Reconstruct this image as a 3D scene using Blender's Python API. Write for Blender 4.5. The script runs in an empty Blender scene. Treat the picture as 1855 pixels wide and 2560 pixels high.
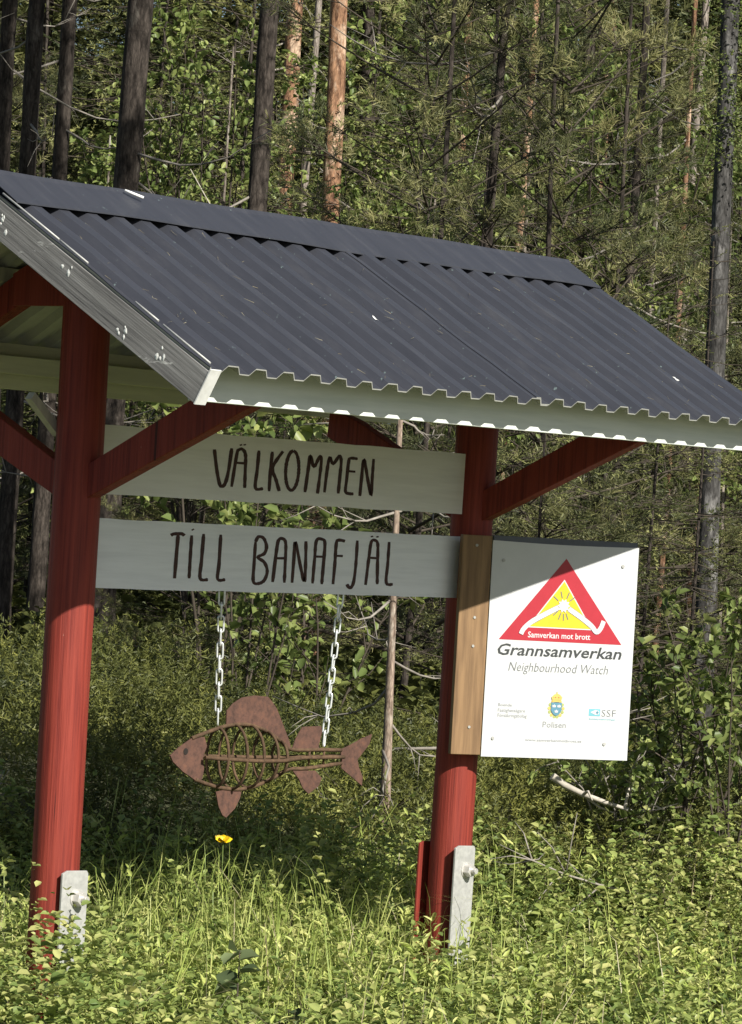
import bpy, math, random
import numpy as np
from mathutils import Vector, Matrix

# ------------------------------------------------------------------ camera, sky, sun, exposure
SC = bpy.context.scene
COL = SC.collection
H = 1.60                                   # eye height above the ground at the posts
TH = 0.8808                                # angle between the ridge and the picture plane
ROLL = 0.0574
RT = Vector((math.cos(TH), -math.sin(TH), 0)); FW = Vector((math.sin(TH), math.cos(TH), 0))
EYE = RT*0.8417 - FW*9.7105 + Vector((0, 0, H))
cam = bpy.data.cameras.new('camera'); camo = bpy.data.objects.new('camera', cam); COL.objects.link(camo)
cam.sensor_fit = 'VERTICAL'; cam.sensor_height = 36.0; cam.lens = 8500/2560*36.0
cam.clip_start = 0.1; cam.clip_end = 2000
_m = Matrix((RT, Vector((0, 0, 1)), -FW)).transposed().to_4x4()
camo.matrix_world = Matrix.Translation(EYE) @ _m @ Matrix.Rotation(ROLL, 4, 'Z')
SC.camera = camo

SUN_EL = math.radians(37.3)
_h = (RT*math.sin(math.radians(38)) - FW*math.cos(math.radians(38))).normalized()
SUN = Vector((_h.x*math.cos(SUN_EL), _h.y*math.cos(SUN_EL), math.sin(SUN_EL)))
world = bpy.data.worlds.new('World'); SC.world = world; world.use_nodes = True
wn = world.node_tree
sky = wn.nodes.new('ShaderNodeTexSky'); sky.sky_type = 'NISHITA'; sky.sun_disc = False
sky.sun_elevation = SUN_EL; sky.sun_rotation = math.atan2(SUN.x, SUN.y)
bg = wn.nodes['Background']; bg.inputs['Strength'].default_value = 0.052
wn.links.new(sky.outputs['Color'], bg.inputs['Color'])
sl = bpy.data.lights.new('sun', 'SUN'); sl.energy = 5.0; sl.angle = math.radians(0.5); sl.color = (1.0, 0.96, 0.89)
so = bpy.data.objects.new('sun', sl); COL.objects.link(so)
so.rotation_euler = SUN.to_track_quat('Z', 'Y').to_euler(); so.location = SUN*60
SC.view_settings.view_transform = 'Standard'; SC.view_settings.look = 'None'
SC.view_settings.exposure = 0.60; SC.view_settings.gamma = 1.0
SC.cycles.max_bounces = 4; SC.cycles.diffuse_bounces = 2; SC.cycles.transmission_bounces = 3
SC.cycles.glossy_bounces = 2

# ------------------------------------------------------------------ helpers
random.seed(7)
rng = np.random.default_rng(11)

def at(r, d, z=0.0):                       # r metres to the right of the view axis, d metres in front of the eye
    p = EYE + RT*r + FW*d
    return Vector((p.x, p.y, z))
def rd(x, y):
    dx, dy = x-EYE.x, y-EYE.y
    return dx*RT.x+dy*RT.y, dx*FW.x+dy*FW.y
def sstep(a, b, x):
    t = np.clip((x-a)/(b-a), 0, 1); return t*t*(3-2*t)
def gz(x, y):                              # height of the ground
    r, d = rd(x, y)
    h = 0.34*sstep(11.0, 14.2, d) + 0.05*np.clip(d-34, 0, 60)
    h = h + 0.10*sstep(0.3, -1.6, r)*sstep(12.2, 14.0, d) - 0.10*sstep(0.2, 1.5, r)*sstep(12, 14, d)*sstep(20, 15, d)
    return h + 0.03*np.sin(x*2.1+0.4)*np.sin(y*1.7+1.1)*sstep(11.3, 13, d)

def node(nt, kind, **kw):
    n = nt.nodes.new(kind)
    for k, v in kw.items():
        if k in n.inputs: n.inputs[k].default_value = v
        else: setattr(n, k, v)
    return n
def mat(name):
    m = bpy.data.materials.new(name); m.use_nodes = True
    nt = m.node_tree; b = nt.nodes['Principled BSDF']
    return m, nt, b
def ramp(nt, src, stops):
    r = nt.nodes.new('ShaderNodeValToRGB'); cr = r.color_ramp
    while len(cr.elements) < len(stops): cr.elements.new(0.5)
    for e, (p, c) in zip(cr.elements, stops):
        e.position = p; e.color = (*c, 1) if len(c) == 3 else c
    nt.links.new(src, r.inputs['Fac']); return r.outputs['Color']
def coords(nt, scale=(1, 1, 1), out='Object'):
    t = nt.nodes.new('ShaderNodeTexCoord'); mp = nt.nodes.new('ShaderNodeMapping')
    mp.inputs['Scale'].default_value = scale
    nt.links.new(t.outputs[out], mp.inputs['Vector']); return mp.outputs['Vector']
def noise(nt, vec, scale, detail=4, rough=0.55):
    n = nt.nodes.new('ShaderNodeTexNoise'); n.inputs['Scale'].default_value = scale
    n.inputs['Detail'].default_value = detail; n.inputs['Roughness'].default_value = rough
    nt.links.new(vec, n.inputs['Vector']); return n.outputs['Fac']
def mixc(nt, fac, a, b, mode='MIX'):
    m = nt.nodes.new('ShaderNodeMix'); m.data_type = 'RGBA'; m.blend_type = mode
    for sock, v in ((m.inputs[0], fac), (m.inputs[6], a), (m.inputs[7], b)):
        if hasattr(v, 'links') or hasattr(v, 'is_output'): nt.links.new(v, sock)
        elif isinstance(v, (int, float)): sock.default_value = v
        else: sock.default_value = (*v, 1)
    return m.outputs[2]
def bump(nt, b, h, strength, dist):
    n = nt.nodes.new('ShaderNodeBump'); n.inputs['Strength'].default_value = strength
    n.inputs['Distance'].default_value = dist
    nt.links.new(h, n.inputs['Height']); nt.links.new(n.outputs['Normal'], b.inputs['Normal'])

def painted(name, col, dark, grain=(60, 60, 3), rough=0.6, chips=None, chip_at=0.7, bumpd=0.002):
    m, nt, b = mat(name)
    v = coords(nt, grain); f = noise(nt, v, 1.0, 5, 0.6)
    c = ramp(nt, f, [(0.3, dark), (0.62, col)])
    v2 = coords(nt, (1, 1, 1)); g = noise(nt, v2, 5, 5, 0.6)
    c = mixc(nt, g, c, [x*0.82 for x in col], 'MIX') if False else c
    if chips:
        k = noise(nt, coords(nt, tuple(0.55*x for x in grain)), 1.4, 6, 0.7)
        r = ramp(nt, k, [(chip_at, (0, 0, 0)), (chip_at+0.03, (1, 1, 1))])
        c = mixc(nt, r, c, chips)
    nt.links.new(c, b.inputs['Base Color']); b.inputs['Roughness'].default_value = rough
    b.inputs['Specular IOR Level'].default_value = 0.35
    bump(nt, b, f, 0.5, bumpd); return m
def plain(name, col, rough=0.6, metal=0.0, var=0.12, scale=30, spec=0.4):
    m, nt, b = mat(name)
    f = noise(nt, coords(nt), scale, 5, 0.6)
    c = ramp(nt, f, [(0.3, tuple(x*(1-var) for x in col)), (0.7, tuple(min(1, x*(1+var)) for x in col))])
    nt.links.new(c, b.inputs['Base Color']); b.inputs['Roughness'].default_value = rough
    b.inputs['Metallic'].default_value = metal; b.inputs['Specular IOR Level'].default_value = spec
    return m
def leafy(name, c0, c1, c2, trans=0.32, rough=0.5, hv=0.12):
    m, nt, b = mat(name)
    a = node(nt, 'ShaderNodeAttribute', attribute_name='tint')
    c = ramp(nt, a.outputs['Fac'], [(0.0, c0), (0.5, c1), (1.0, c2)])
    oi = nt.nodes.new('ShaderNodeObjectInfo'); h = nt.nodes.new('ShaderNodeHueSaturation')
    mr = nt.nodes.new('ShaderNodeMapRange'); mr.inputs[3].default_value = 1-hv*2; mr.inputs[4].default_value = 1+hv*2
    nt.links.new(oi.outputs['Random'], mr.inputs[0]); nt.links.new(mr.outputs[0], h.inputs['Value'])
    nt.links.new(c, h.inputs['Color'])
    nt.links.new(h.outputs['Color'], b.inputs['Base Color']); b.inputs['Roughness'].default_value = rough
    b.inputs['Specular IOR Level'].default_value = 0.3
    t = nt.nodes.new('ShaderNodeBsdfTranslucent'); nt.links.new(h.outputs['Color'], t.inputs['Color'])
    mx = nt.nodes.new('ShaderNodeMixShader'); mx.inputs[0].default_value = trans
    nt.links.new(b.outputs[0], mx.inputs[1]); nt.links.new(t.outputs[0], mx.inputs[2])
    nt.links.new(mx.outputs[0], nt.nodes['Material Output'].inputs['Surface'])
    return m
def barky(name, crev, face, patch, scale=1.0, patch_at=0.6, bd=0.012):
    m, nt, b = mat(name)
    v = coords(nt, (26*scale, 26*scale, 6*scale))
    n1 = noise(nt, v, 1.0, 6, 0.7)
    c = ramp(nt, n1, [(0.36, crev), (0.60, face)])
    k = noise(nt, coords(nt, (11, 11, 4)), 1.0, 5, 0.65)
    r = ramp(nt, k, [(patch_at, (0, 0, 0)), (patch_at+0.1, (1, 1, 1))])
    c = mixc(nt, r, c, patch)
    w = nt.nodes.new('ShaderNodeTexNoise'); w.inputs['Scale'].default_value = 9; nt.links.new(coords(nt), w.inputs['Vector'])
    ad = nt.nodes.new('ShaderNodeVectorMath'); ad.operation = 'MULTIPLY_ADD'; ad.inputs[1].default_value = (2.2, 2.2, 2.2)
    nt.links.new(w.outputs['Color'], ad.inputs[0]); nt.links.new(coords(nt, (30*scale, 30*scale, 8*scale)), ad.inputs[2])
    vo = nt.nodes.new('ShaderNodeTexVoronoi'); vo.feature = 'DISTANCE_TO_EDGE'; vo.inputs['Scale'].default_value = 1.3
    nt.links.new(ad.outputs[0], vo.inputs['Vector'])
    e = ramp(nt, vo.outputs['Distance'], [(0.0, (0.35, 0.35, 0.35)), (0.25, (1, 1, 1))])
    c = mixc(nt, 0.6, c, e, 'MULTIPLY')
    nt.links.new(c, b.inputs['Base Color']); b.inputs['Roughness'].default_value = 0.9
    b.inputs['Specular IOR Level'].default_value = 0.15
    bump(nt, b, n1, 0.9, bd); return m

M = {}
m, nt, b = mat('red_paint')
f = noise(nt, coords(nt, (95, 95, 2.6)), 1.0, 6, 0.65)
c = ramp(nt, f, [(0.30, (0.105, 0.012, 0.010)), (0.50, (0.215, 0.031, 0.020)), (0.72, (0.285, 0.046, 0.029))])
k = noise(nt, coords(nt, (7, 7, 1.6)), 1.0, 5, 0.6)
c = mixc(nt, ramp(nt, k, [(0.45, (0, 0, 0)), (0.75, (0.5, 0.5, 0.5))]), c, (0.29, 0.055, 0.037))
k = noise(nt, coords(nt, (60, 60, 22)), 1.0, 3, 0.6)
c = mixc(nt, ramp(nt, k, [(0.745, (0, 0, 0)), (0.77, (1, 1, 1))]), c, (0.40, 0.20, 0.15))
k = noise(nt, coords(nt, (70, 70, 0.9)), 1.0, 3, 0.6)      # drying cracks along the grain
c = mixc(nt, ramp(nt, k, [(0.30, (1, 1, 1)), (0.33, (0, 0, 0))]), c, (0.05, 0.010, 0.008))
nt.links.new(c, b.inputs['Base Color']); b.inputs['Roughness'].default_value = 0.6
b.inputs['Specular IOR Level'].default_value = 0.3; bump(nt, b, f, 0.8, 0.004); M['red'] = m
M['board'] = painted('pale_board_paint', (0.84, 0.85, 0.88), (0.75, 0.76, 0.79), (4, 60, 60), 0.6, chips=(0.20, 0.20, 0.19), chip_at=0.70, bumpd=0.0008)
M['board_grey'] = painted('grey_board_paint', (0.80, 0.79, 0.77), (0.72, 0.71, 0.69), (4, 60, 60), 0.6, bumpd=0.0008)
M['fascia'] = painted('pale_fascia_paint', (0.72, 0.75, 0.69), (0.60, 0.64, 0.58), (3, 40, 40), 0.6, chips=(0.35, 0.36, 0.32), chip_at=0.75)
M['white'] = painted('white_paint', (0.80, 0.80, 0.76), (0.66, 0.66, 0.62), (30, 30, 30), 0.6)
M['back'] = painted('yellowish_white_paint', (0.72, 0.70, 0.50), (0.60, 0.58, 0.42), (3, 40, 40), 0.7)
M['letter'] = painted('brown_letter_paint', (0.060, 0.022, 0.016), (0.035, 0.014, 0.011), (80, 80, 80), 0.6)
M['plank'] = painted('stained_plank', (0.27, 0.165, 0.080), (0.13, 0.075, 0.036), (45, 45, 3), 0.65)
M['sawn'] = painted('bare_sawn_wood', (0.55, 0.52, 0.42), (0.42, 0.40, 0.32), (40, 40, 8), 0.8)
M['galv'] = plain('galvanised_steel', (0.40, 0.40, 0.375), 0.5, 0.15, 0.16, 60)
M['chain'] = plain('zinc_chain', (0.74, 0.76, 0.74), 0.35, 0.5, 0.08, 60)
M['bolt'] = plain('bolt_steel', (0.62, 0.60, 0.56), 0.4, 0.5, 0.1, 80)
for key, c0, c1, c2 in (('rust', (0.050, 0.032, 0.026), (0.122, 0.066, 0.050), (0.175, 0.086, 0.056)), ('rust_rod', (0.045, 0.030, 0.020), (0.105, 0.066, 0.040), (0.17, 0.105, 0.06))):
    m, nt, b = mat('rusty_steel' if key == 'rust' else 'rusty_rod')
    f = noise(nt, coords(nt), 38, 8, 0.75); c = ramp(nt, f, [(0.30, c0), (0.5, c1), (0.70, c2)])
    k = noise(nt, coords(nt), 9, 4, 0.6); c = mixc(nt, ramp(nt, k, [(0.4, (0, 0, 0)), (0.75, (0.6, 0.6, 0.6))]), c, c0)
    nt.links.new(c, b.inputs['Base Color']); b.inputs['Roughness'].default_value = 0.9; b.inputs['Specular IOR Level'].default_value = 0.15
    bump(nt, b, f, 0.7, 0.002); M[key] = m
M['hole'] = plain('dark_hole', (0.02, 0.015, 0.012), 0.9)
M['sheet_under'] = plain('sheet_underside', (0.50, 0.50, 0.46), 0.6, 0, 0.15, 8)
M['plate'] = plain('white_sign_sheet', (0.565, 0.575, 0.575), 0.4, 0, 0.04, 12)
M['backing'] = plain('dark_backing', (0.10, 0.11, 0.13), 0.6)
M['p_red'] = plain('print_red', (0.40, 0.028, 0.042), 0.4, 0, 0.05)
M['p_yel'] = plain('print_yellow', (0.60, 0.48, 0.03), 0.4, 0, 0.04)
M['p_white'] = plain('print_white', (0.62, 0.62, 0.62), 0.4, 0, 0.02)
M['p_dark'] = plain('print_charcoal', (0.045, 0.05, 0.05), 0.5, 0, 0.05)
M['p_grey'] = plain('print_grey', (0.16, 0.17, 0.17), 0.5, 0, 0.05)
M['p_mid'] = plain('print_light_grey', (0.27, 0.28, 0.28), 0.5, 0, 0.05)
M['p_blue'] = plain('print_blue', (0.10, 0.24, 0.32), 0.5, 0, 0.05)
M['p_teal'] = plain('print_teal', (0.16, 0.42, 0.48), 0.5, 0, 0.05)
M['p_gold'] = plain('print_gold', (0.60, 0.44, 0.12), 0.5, 0, 0.08)
M['p_olive'] = plain('print_olive', (0.36, 0.40, 0.13), 0.5, 0, 0.08)
M['dropping'] = plain('bird_dropping', (0.86, 0.86, 0.80), 0.8)
M['yellow'] = plain('yellow_petal', (0.80, 0.55, 0.01), 0.5)
M['deadwood'] = plain('dead_twig', (0.26, 0.235, 0.20), 0.9, 0, 0.3, 20, 0.1)
M['paletwig'] = plain('pale_branch', (0.46, 0.42, 0.35), 0.9, 0, 0.25, 20, 0.1)
M['darkwood'] = plain('dark_twig', (0.07, 0.058, 0.045), 0.9, 0, 0.3, 20, 0.1)
# roof sheet: dark painted steel with dust and lichen specks
m, nt, b = mat('dark_roof_sheet')
f = noise(nt, coords(nt, (9, 1.1, 1.1)), 3.0, 7, 0.7)
c = ramp(nt, f, [(0.3, (0.032, 0.034, 0.042)), (0.55, (0.040, 0.042, 0.051)), (0.78, (0.062, 0.063, 0.070))])
k = noise(nt, coords(nt), 55, 3, 0.6)
r_ = ramp(nt, k, [(0.70, (0, 0, 0)), (0.75, (1, 1, 1))])
c = mixc(nt, r_, c, (0.13, 0.17, 0.165))
nt.links.new(c, b.inputs['Base Color']); b.inputs['Roughness'].default_value = 0.42
b.inputs['Specular IOR Level'].default_value = 0.5; M['sheet'] = m
# weathered rake board: grey grain with remains of white paint along the lower edge
m, nt, b = mat('weathered_grey_wood')
_t = nt.nodes.new('ShaderNodeTexCoord'); _r = nt.nodes.new('ShaderNodeMapping'); _r.inputs['Rotation'].default_value = (-0.5136, 0, 0)
_s = nt.nodes.new('ShaderNodeMapping'); _s.inputs['Scale'].default_value = (80, 2.5, 110)
nt.links.new(_t.outputs['Object'], _r.inputs['Vector']); nt.links.new(_r.outputs['Vector'], _s.inputs['Vector'])
f = noise(nt, _s.outputs['Vector'], 1.0, 6, 0.7)
c = ramp(nt, f, [(0.28, (0.075, 0.072, 0.070)), (0.5, (0.25, 0.24, 0.225)), (0.72, (0.42, 0.41, 0.385))])
k = noise(nt, coords(nt, (30, 6, 30)), 1.0, 5, 0.7)
c = mixc(nt, ramp(nt, k, [(0.62, (0, 0, 0)), (0.68, (1, 1, 1))]), c, (0.68, 0.67, 0.62))
nt.links.new(c, b.inputs['Base Color']); b.inputs['Roughness'].default_value = 0.85; bump(nt, b, f, 0.6, 0.002)
M['rake'] = m
# ground
m, nt, b = mat('moss_and_litter')
f = noise(nt, coords(nt), 2.2, 8, 0.7)
c = ramp(nt, f, [(0.3, (0.035, 0.030, 0.016)), (0.5, (0.055, 0.062, 0.022)), (0.72, (0.095, 0.085, 0.045))])
nt.links.new(c, b.inputs['Base Color']); b.inputs['Roughness'].default_value = 0.95; bump(nt, b, f, 0.8, 0.05)
M['ground'] = m
M['bark_dark'] = barky('pine_bark_dark', (0.020, 0.016, 0.013), (0.085, 0.070, 0.058), (0.14, 0.125, 0.105), 1.2, 0.62)
M['bark_red'] = barky('pine_bark_orange', (0.09, 0.045, 0.028), (0.46, 0.26, 0.15), (0.60, 0.43, 0.30), 1.1, 0.5)
M['bark_pale'] = barky('pale_bark', (0.13, 0.105, 0.085), (0.36, 0.31, 0.26), (0.42, 0.40, 0.34), 1.6, 0.6, 0.006)
M['bark_birch'] = barky('spotted_birch_bark', (0.030, 0.028, 0.026), (0.10, 0.096, 0.09), (0.27, 0.26, 0.245), 1.7, 0.55, 0.005)
M['bark_slim'] = barky('slim_pinkish_bark', (0.17, 0.12, 0.09), (0.40, 0.31, 0.24), (0.50, 0.44, 0.36), 2.2, 0.55, 0.003)
M['pine'] = leafy('pine_needles', (0.072, 0.086, 0.044), (0.175, 0.180, 0.072), (0.37, 0.345, 0.15), 0.32)
M['spruce'] = leafy('spruce_needles', (0.065, 0.082, 0.034), (0.175, 0.190, 0.066), (0.40, 0.40, 0.15), 0.38)
M['birch'] = leafy('young_deciduous_leaves', (0.105, 0.155, 0.045), (0.225, 0.285, 0.085), (0.41, 0.44, 0.15), 0.40, 0.4)
M['heath'] = leafy('heath_shrub_leaves', (0.060, 0.075, 0.026), (0.170, 0.185, 0.050), (0.36, 0.36, 0.09), 0.32)
M['bilberry'] = leafy('bilberry_leaves', (0.16, 0.23, 0.065), (0.34, 0.41, 0.115), (0.58, 0.58, 0.22), 0.40, 0.42)
M['grass'] = leafy('grass_blades', (0.20, 0.28, 0.065), (0.38, 0.45, 0.11), (0.58, 0.58, 0.22), 0.40, 0.45)
M['straw'] = leafy('dry_straw', (0.26, 0.21, 0.12), (0.42, 0.36, 0.22), (0.55, 0.50, 0.34), 0.3)
M['bigleaf'] = leafy('dull_green_leaves', (0.07, 0.10, 0.045), (0.12, 0.16, 0.07), (0.20, 0.24, 0.11), 0.25, 0.5)

# ---- objects
def link(name, me, m=None, parent=None, loc=None):
    o = bpy.data.objects.new(name, me); COL.objects.link(o)
    if m is not None and me is not None: me.materials.append(M[m] if isinstance(m, str) else m)
    if parent: o.parent = parent
    if loc is not None: o.location = loc
    return o
def tag(o, label, cat, group=None, kind=None):
    if label: o['label'] = label
    if cat: o['category'] = cat
    if group: o['group'] = group
    if kind: o['kind'] = kind
    return o
def empty(name, loc=(0, 0, 0), rz=0.0):
    o = bpy.data.objects.new(name, None); COL.objects.link(o); o.location = loc; o.rotation_euler[2] = rz
    o.empty_display_size = 0.1; return o
def copy_tree(o, parent=None):
    c = o.copy(); COL.objects.link(c); c.parent = parent
    for ch in [x for x in bpy.data.objects if x.parent is o]: copy_tree(ch, c)
    return c

class MB:                                   # collects vertices and faces of ONE piece
    def __init__(s): s.v = []; s.f = []; s.sm = []
    def add(s, vs, fs, smooth=False):
        n = len(s.v); s.v += [tuple(p) for p in vs]; s.f += [tuple(i+n for i in f) for f in fs]; s.sm += [smooth]*len(fs)
        return s
    def box(s, a, b, bev=0.0):
        x0, y0, z0 = a; x1, y1, z1 = b
        vs = [(x0, y0, z0), (x1, y0, z0), (x1, y1, z0), (x0, y1, z0), (x0, y0, z1), (x1, y0, z1), (x1, y1, z1), (x0, y1, z1)]
        return s.add(vs, [(0, 3, 2, 1), (4, 5, 6, 7), (0, 1, 5, 4), (1, 2, 6, 5), (2, 3, 7, 6), (3, 0, 4, 7)])
    def prism(s, poly, axis, a, b):         # poly in the other two axes, extruded from a to b
        def P(p, t):
            return {0: (t, p[0], p[1]), 1: (p[0], t, p[1]), 2: (p[0], p[1], t)}[axis]
        n = len(poly)
        ar = sum(poly[i][0]*poly[(i+1) % n][1]-poly[(i+1) % n][0]*poly[i][1] for i in range(n))
        if (ar < 0) != (axis == 1): poly = poly[::-1]
        vs = [P(p, a) for p in poly]+[P(p, b) for p in poly]
        fs = [tuple(range(n))[::-1], tuple(range(n, 2*n))]+[(i, (i+1) % n, n+(i+1) % n, n+i) for i in range(n)]
        return s.add(vs, fs)
    def tube(s, pts, rad, seg=8, caps=True, closed=False, smooth=True):
        pts = [Vector(p) for p in pts]; n = len(pts)
        if not hasattr(rad, '__len__'): rad = [rad]*n
        vs = []; up = None
        for i, p in enumerate(pts):
            if closed: t = pts[(i+1) % n]-pts[i-1]
            else: t = pts[min(i+1, n-1)]-pts[max(i-1, 0)]
            t.normalize()
            if up is None: up = t.orthogonal().normalized()
            up = (up-t*up.dot(t)).normalized(); sd = t.cross(up)
            for k in range(seg):
                a = 2*math.pi*k/seg; vs.append(p+(up*math.cos(a)+sd*math.sin(a))*rad[i])
        fs = []
        for i in range(n if closed else n-1):
            j = (i+1) % n
            for k in range(seg):
                l = (k+1) % seg; fs.append((i*seg+k, i*seg+l, j*seg+l, j*seg+k))
        s.add(vs, fs, smooth)
        if caps and not closed:
            m0 = len(s.v)-n*seg
            s.f += [tuple(m0+k for k in range(seg))[::-1], tuple(m0+(n-1)*seg+k for k in range(seg))]; s.sm += [False]*2
        return s
    def mesh(s, name):
        me = bpy.data.meshes.new(name); me.from_pydata(s.v, [], s.f)
        me.polygons.foreach_set('use_smooth', s.sm); me.update(); return me
    def build(s, name, m, parent=None, loc=None, bevel=0.0):
        o = link(name, s.mesh(name), m, parent, loc)
        if bevel:
            bm = o.modifiers.new('bevel', 'BEVEL'); bm.width = bevel; bm.segments = 2; bm.limit_method = 'ANGLE'
        return o

def face_mesh(name, V, F, tint, smooth=False):   # V (n,k,3) blocks, F pattern within a block, tint (n,)
    n, k, _ = V.shape; fp = np.array(F); nf, fs = fp.shape
    idx = (fp[None]+(np.arange(n)*k)[:, None, None]).reshape(-1)
    me = bpy.data.meshes.new(name)
    me.vertices.add(n*k); me.vertices.foreach_set('co', V.reshape(-1).astype(np.float32))
    me.loops.add(len(idx)); me.loops.foreach_set('vertex_index', idx.astype(np.int32))
    me.polygons.add(n*nf); me.polygons.foreach_set('loop_start', (np.arange(n*nf)*fs).astype(np.int32))
    a = me.attributes.new('tint', 'FLOAT', 'POINT'); a.data.foreach_set('value', np.repeat(tint, k).astype(np.float32))
    if smooth: me.polygons.foreach_set('use_smooth', np.ones(n*nf, dtype=bool))
    me.update(calc_edges=True); me.validate(); return me

def unit(a): return a/np.maximum(np.linalg.norm(a, axis=-1, keepdims=True), 1e-9)
def rand_dirs(n):
    return unit(rng.normal(size=(n, 3)))
def leaf_blocks(P, D, N, L, W, fold=0.25, curl=0.15):   # 6 points, 2 quads: an oval leaf folded at the rib
    D = unit(D); S = unit(np.cross(D, N)); N = np.cross(S, D)
    L = L[:, None]; W = W[:, None]
    up = N*W*fold; cv = -N*L*curl
    b = P; t = P+D*L+cv
    l1 = P+D*L*0.30+S*W*0.46+up; l2 = P+D*L*0.70+S*W*0.40+up+cv*0.5
    r1 = P+D*L*0.30-S*W*0.46+up; r2 = P+D*L*0.70-S*W*0.40+up+cv*0.5
    return np.stack([b, l1, l2, t, r2, r1], 1)
LEAF_F = [(0, 1, 2, 3), (0, 3, 4, 5)]
def blade_blocks(P, D, L, W, bend=None):                 # 4 points, 1 narrow quad
    D = unit(D); S = unit(np.cross(D, rand_dirs(len(P))))
    L = L[:, None]; W = W[:, None]
    t = P+D*L
    return np.stack([P-S*W*0.5, P+S*W*0.5, t+S*W*0.18, t-S*W*0.18], 1)
QUAD_F = [(0, 1, 2, 3)]
def grass_blocks(P, L, W, lean):
    n = len(P); a = rng.uniform(0, 2*math.pi, n); o = np.stack([np.cos(a), np.sin(a), 0*a], 1)
    S = np.stack([-np.sin(a+rng.normal(0, .6, n)), np.cos(a), 0*a], 1)*W[:, None]*0.5
    up = np.array([0, 0, 1.0]); L = L[:, None]; ln = lean[:, None]
    p1 = P+up*L*0.5+o*L*ln*0.25; p2 = P+up*L*0.85+o*L*ln*0.7; p3 = P+up*L*(1.0-0.25*ln)+o*L*ln*1.2
    return np.stack([P-S, P+S, p1+S*0.9, p1-S*0.9, p2+S*0.55, p2-S*0.55, p3+S*0.1, p3-S*0.1], 1)
GRASS_F = [(0, 1, 2, 3), (3, 2, 4, 5), (5, 4, 6, 7)]

# ------------------------------------------------------------------ ground
g = np.sinh(np.linspace(-5.2, 5.2, 161)); g = g/g[-1]
cx0, cy0 = at(0, 13).x, at(0, 13).y
gx = cx0+g*320; gy = cy0+g*320
X, Y = np.meshgrid(gx, gy, indexing='ij'); Z = gz(X, Y)
n = len(g); V = np.stack([X, Y, Z], -1).reshape(-1, 3)
F = [(i*n+j, (i+1)*n+j, (i+1)*n+j+1, i*n+j+1) for i in range(n-1) for j in range(n-1)]
me = bpy.data.meshes.new('ground'); me.from_pydata([tuple(p) for p in V], [], F)
me.polygons.foreach_set('use_smooth', [True]*len(F)); me.update()
tag(link('ground', me, 'ground'), None, None, kind='structure')

# ------------------------------------------------------------------ the roofed welcome sign
ZO = 0.15                                   # traced heights were taken for an eye at 1.45
L = 1.838; WN = 0.903; WF = 0.80; XL = -0.4306; XR = 2.2917
ZR = H+0.8589; TANP = 0.5642; SLOPE = math.atan(TANP)
cs, sn = math.cos(SLOPE), math.sin(SLOPE)
SH = empty('welcome_shelter')
tag(SH, 'small gabled wooden welcome sign with red posts and dark corrugated roof', 'sign shelter')
def log_mesh(h0, h1, r, seed):
    rn = random.Random(seed); mb = MB(); vs = []; seg = 28; rings = 26
    ph = [rn.uniform(0, 6) for _ in range(4)]
    for i in range(rings+1):
        z = h0+(h1-h0)*i/rings
        for k in range(seg):
            a = 2*math.pi*k/seg
            rr = r*(1+0.012*math.sin(2*a+ph[0]+z)+0.010*math.sin(5*a+ph[1])+0.010*math.sin(z*5+ph[2])*math.cos(a+ph[3]))
            vs.append((rr*math.cos(a), rr*math.sin(a), z))
    fs = [(i*seg+k, i*seg+(k+1) % seg, (i+1)*seg+(k+1) % seg, (i+1)*seg+k) for i in range(rings) for k in range(seg)]
    mb.add(vs, fs, True); mb.add([vs[-seg+k] for k in range(seg)], [tuple(range(seg))])
    return mb
for i, px in enumerate((0.0, L)):
    p = log_mesh(0.11, ZR-0.10, 0.0685, i+3).build('post', 'red', SH, (px-(0.012 if i else 0), 0, 0))
    if i: p.rotation_euler[1] = 0.010
    # steel foot: two plates and a cross plate, with bolts
    for sy in ((-1, 1) if i else (-1,)):
        mb = MB(); w = 0.052; top = 0.535
        mb.prism([(-w, 0.0), (w, 0.0), (w, top-0.012), (w-0.006, top-0.003), (-w+0.02, top), (-w, top-0.008)], 1, sy*0.0745-0.004, sy*0.0745+0.004)
        pl = mb.build('steel_foot_plate', 'galv' if sy < 0 else 'red', p, (-0.022 if i else 0.004, 0, 0), 0.0015)
        if sy < 0:
            b = MB(); hexa = [(0.021*math.cos(k*math.pi/3+0.3), 0.021*math.sin(k*math.pi/3+0.3)) for k in range(6)]
            b.prism(hexa, 1, -0.105, -0.0785)
            rr = [(0.026*math.cos(k*math.pi/8), 0.026*math.sin(k*math.pi/8)) for k in range(16)]
            b.prism(rr, 1, -0.0815, -0.0782)
            b.tube([(0, -0.102, 0), (0, -0.122, 0)], 0.010, 10)
            b.build('bolt', 'bolt', pl, (0.008, 0, 0.455), 0.001)
    MB().box((-0.052, -0.0704, 0.098), (0.052, 0.0704, 0.108)).build('steel_foot_base', 'galv', p)

def zroof(y): return ZR-abs(y)*TANP
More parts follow.
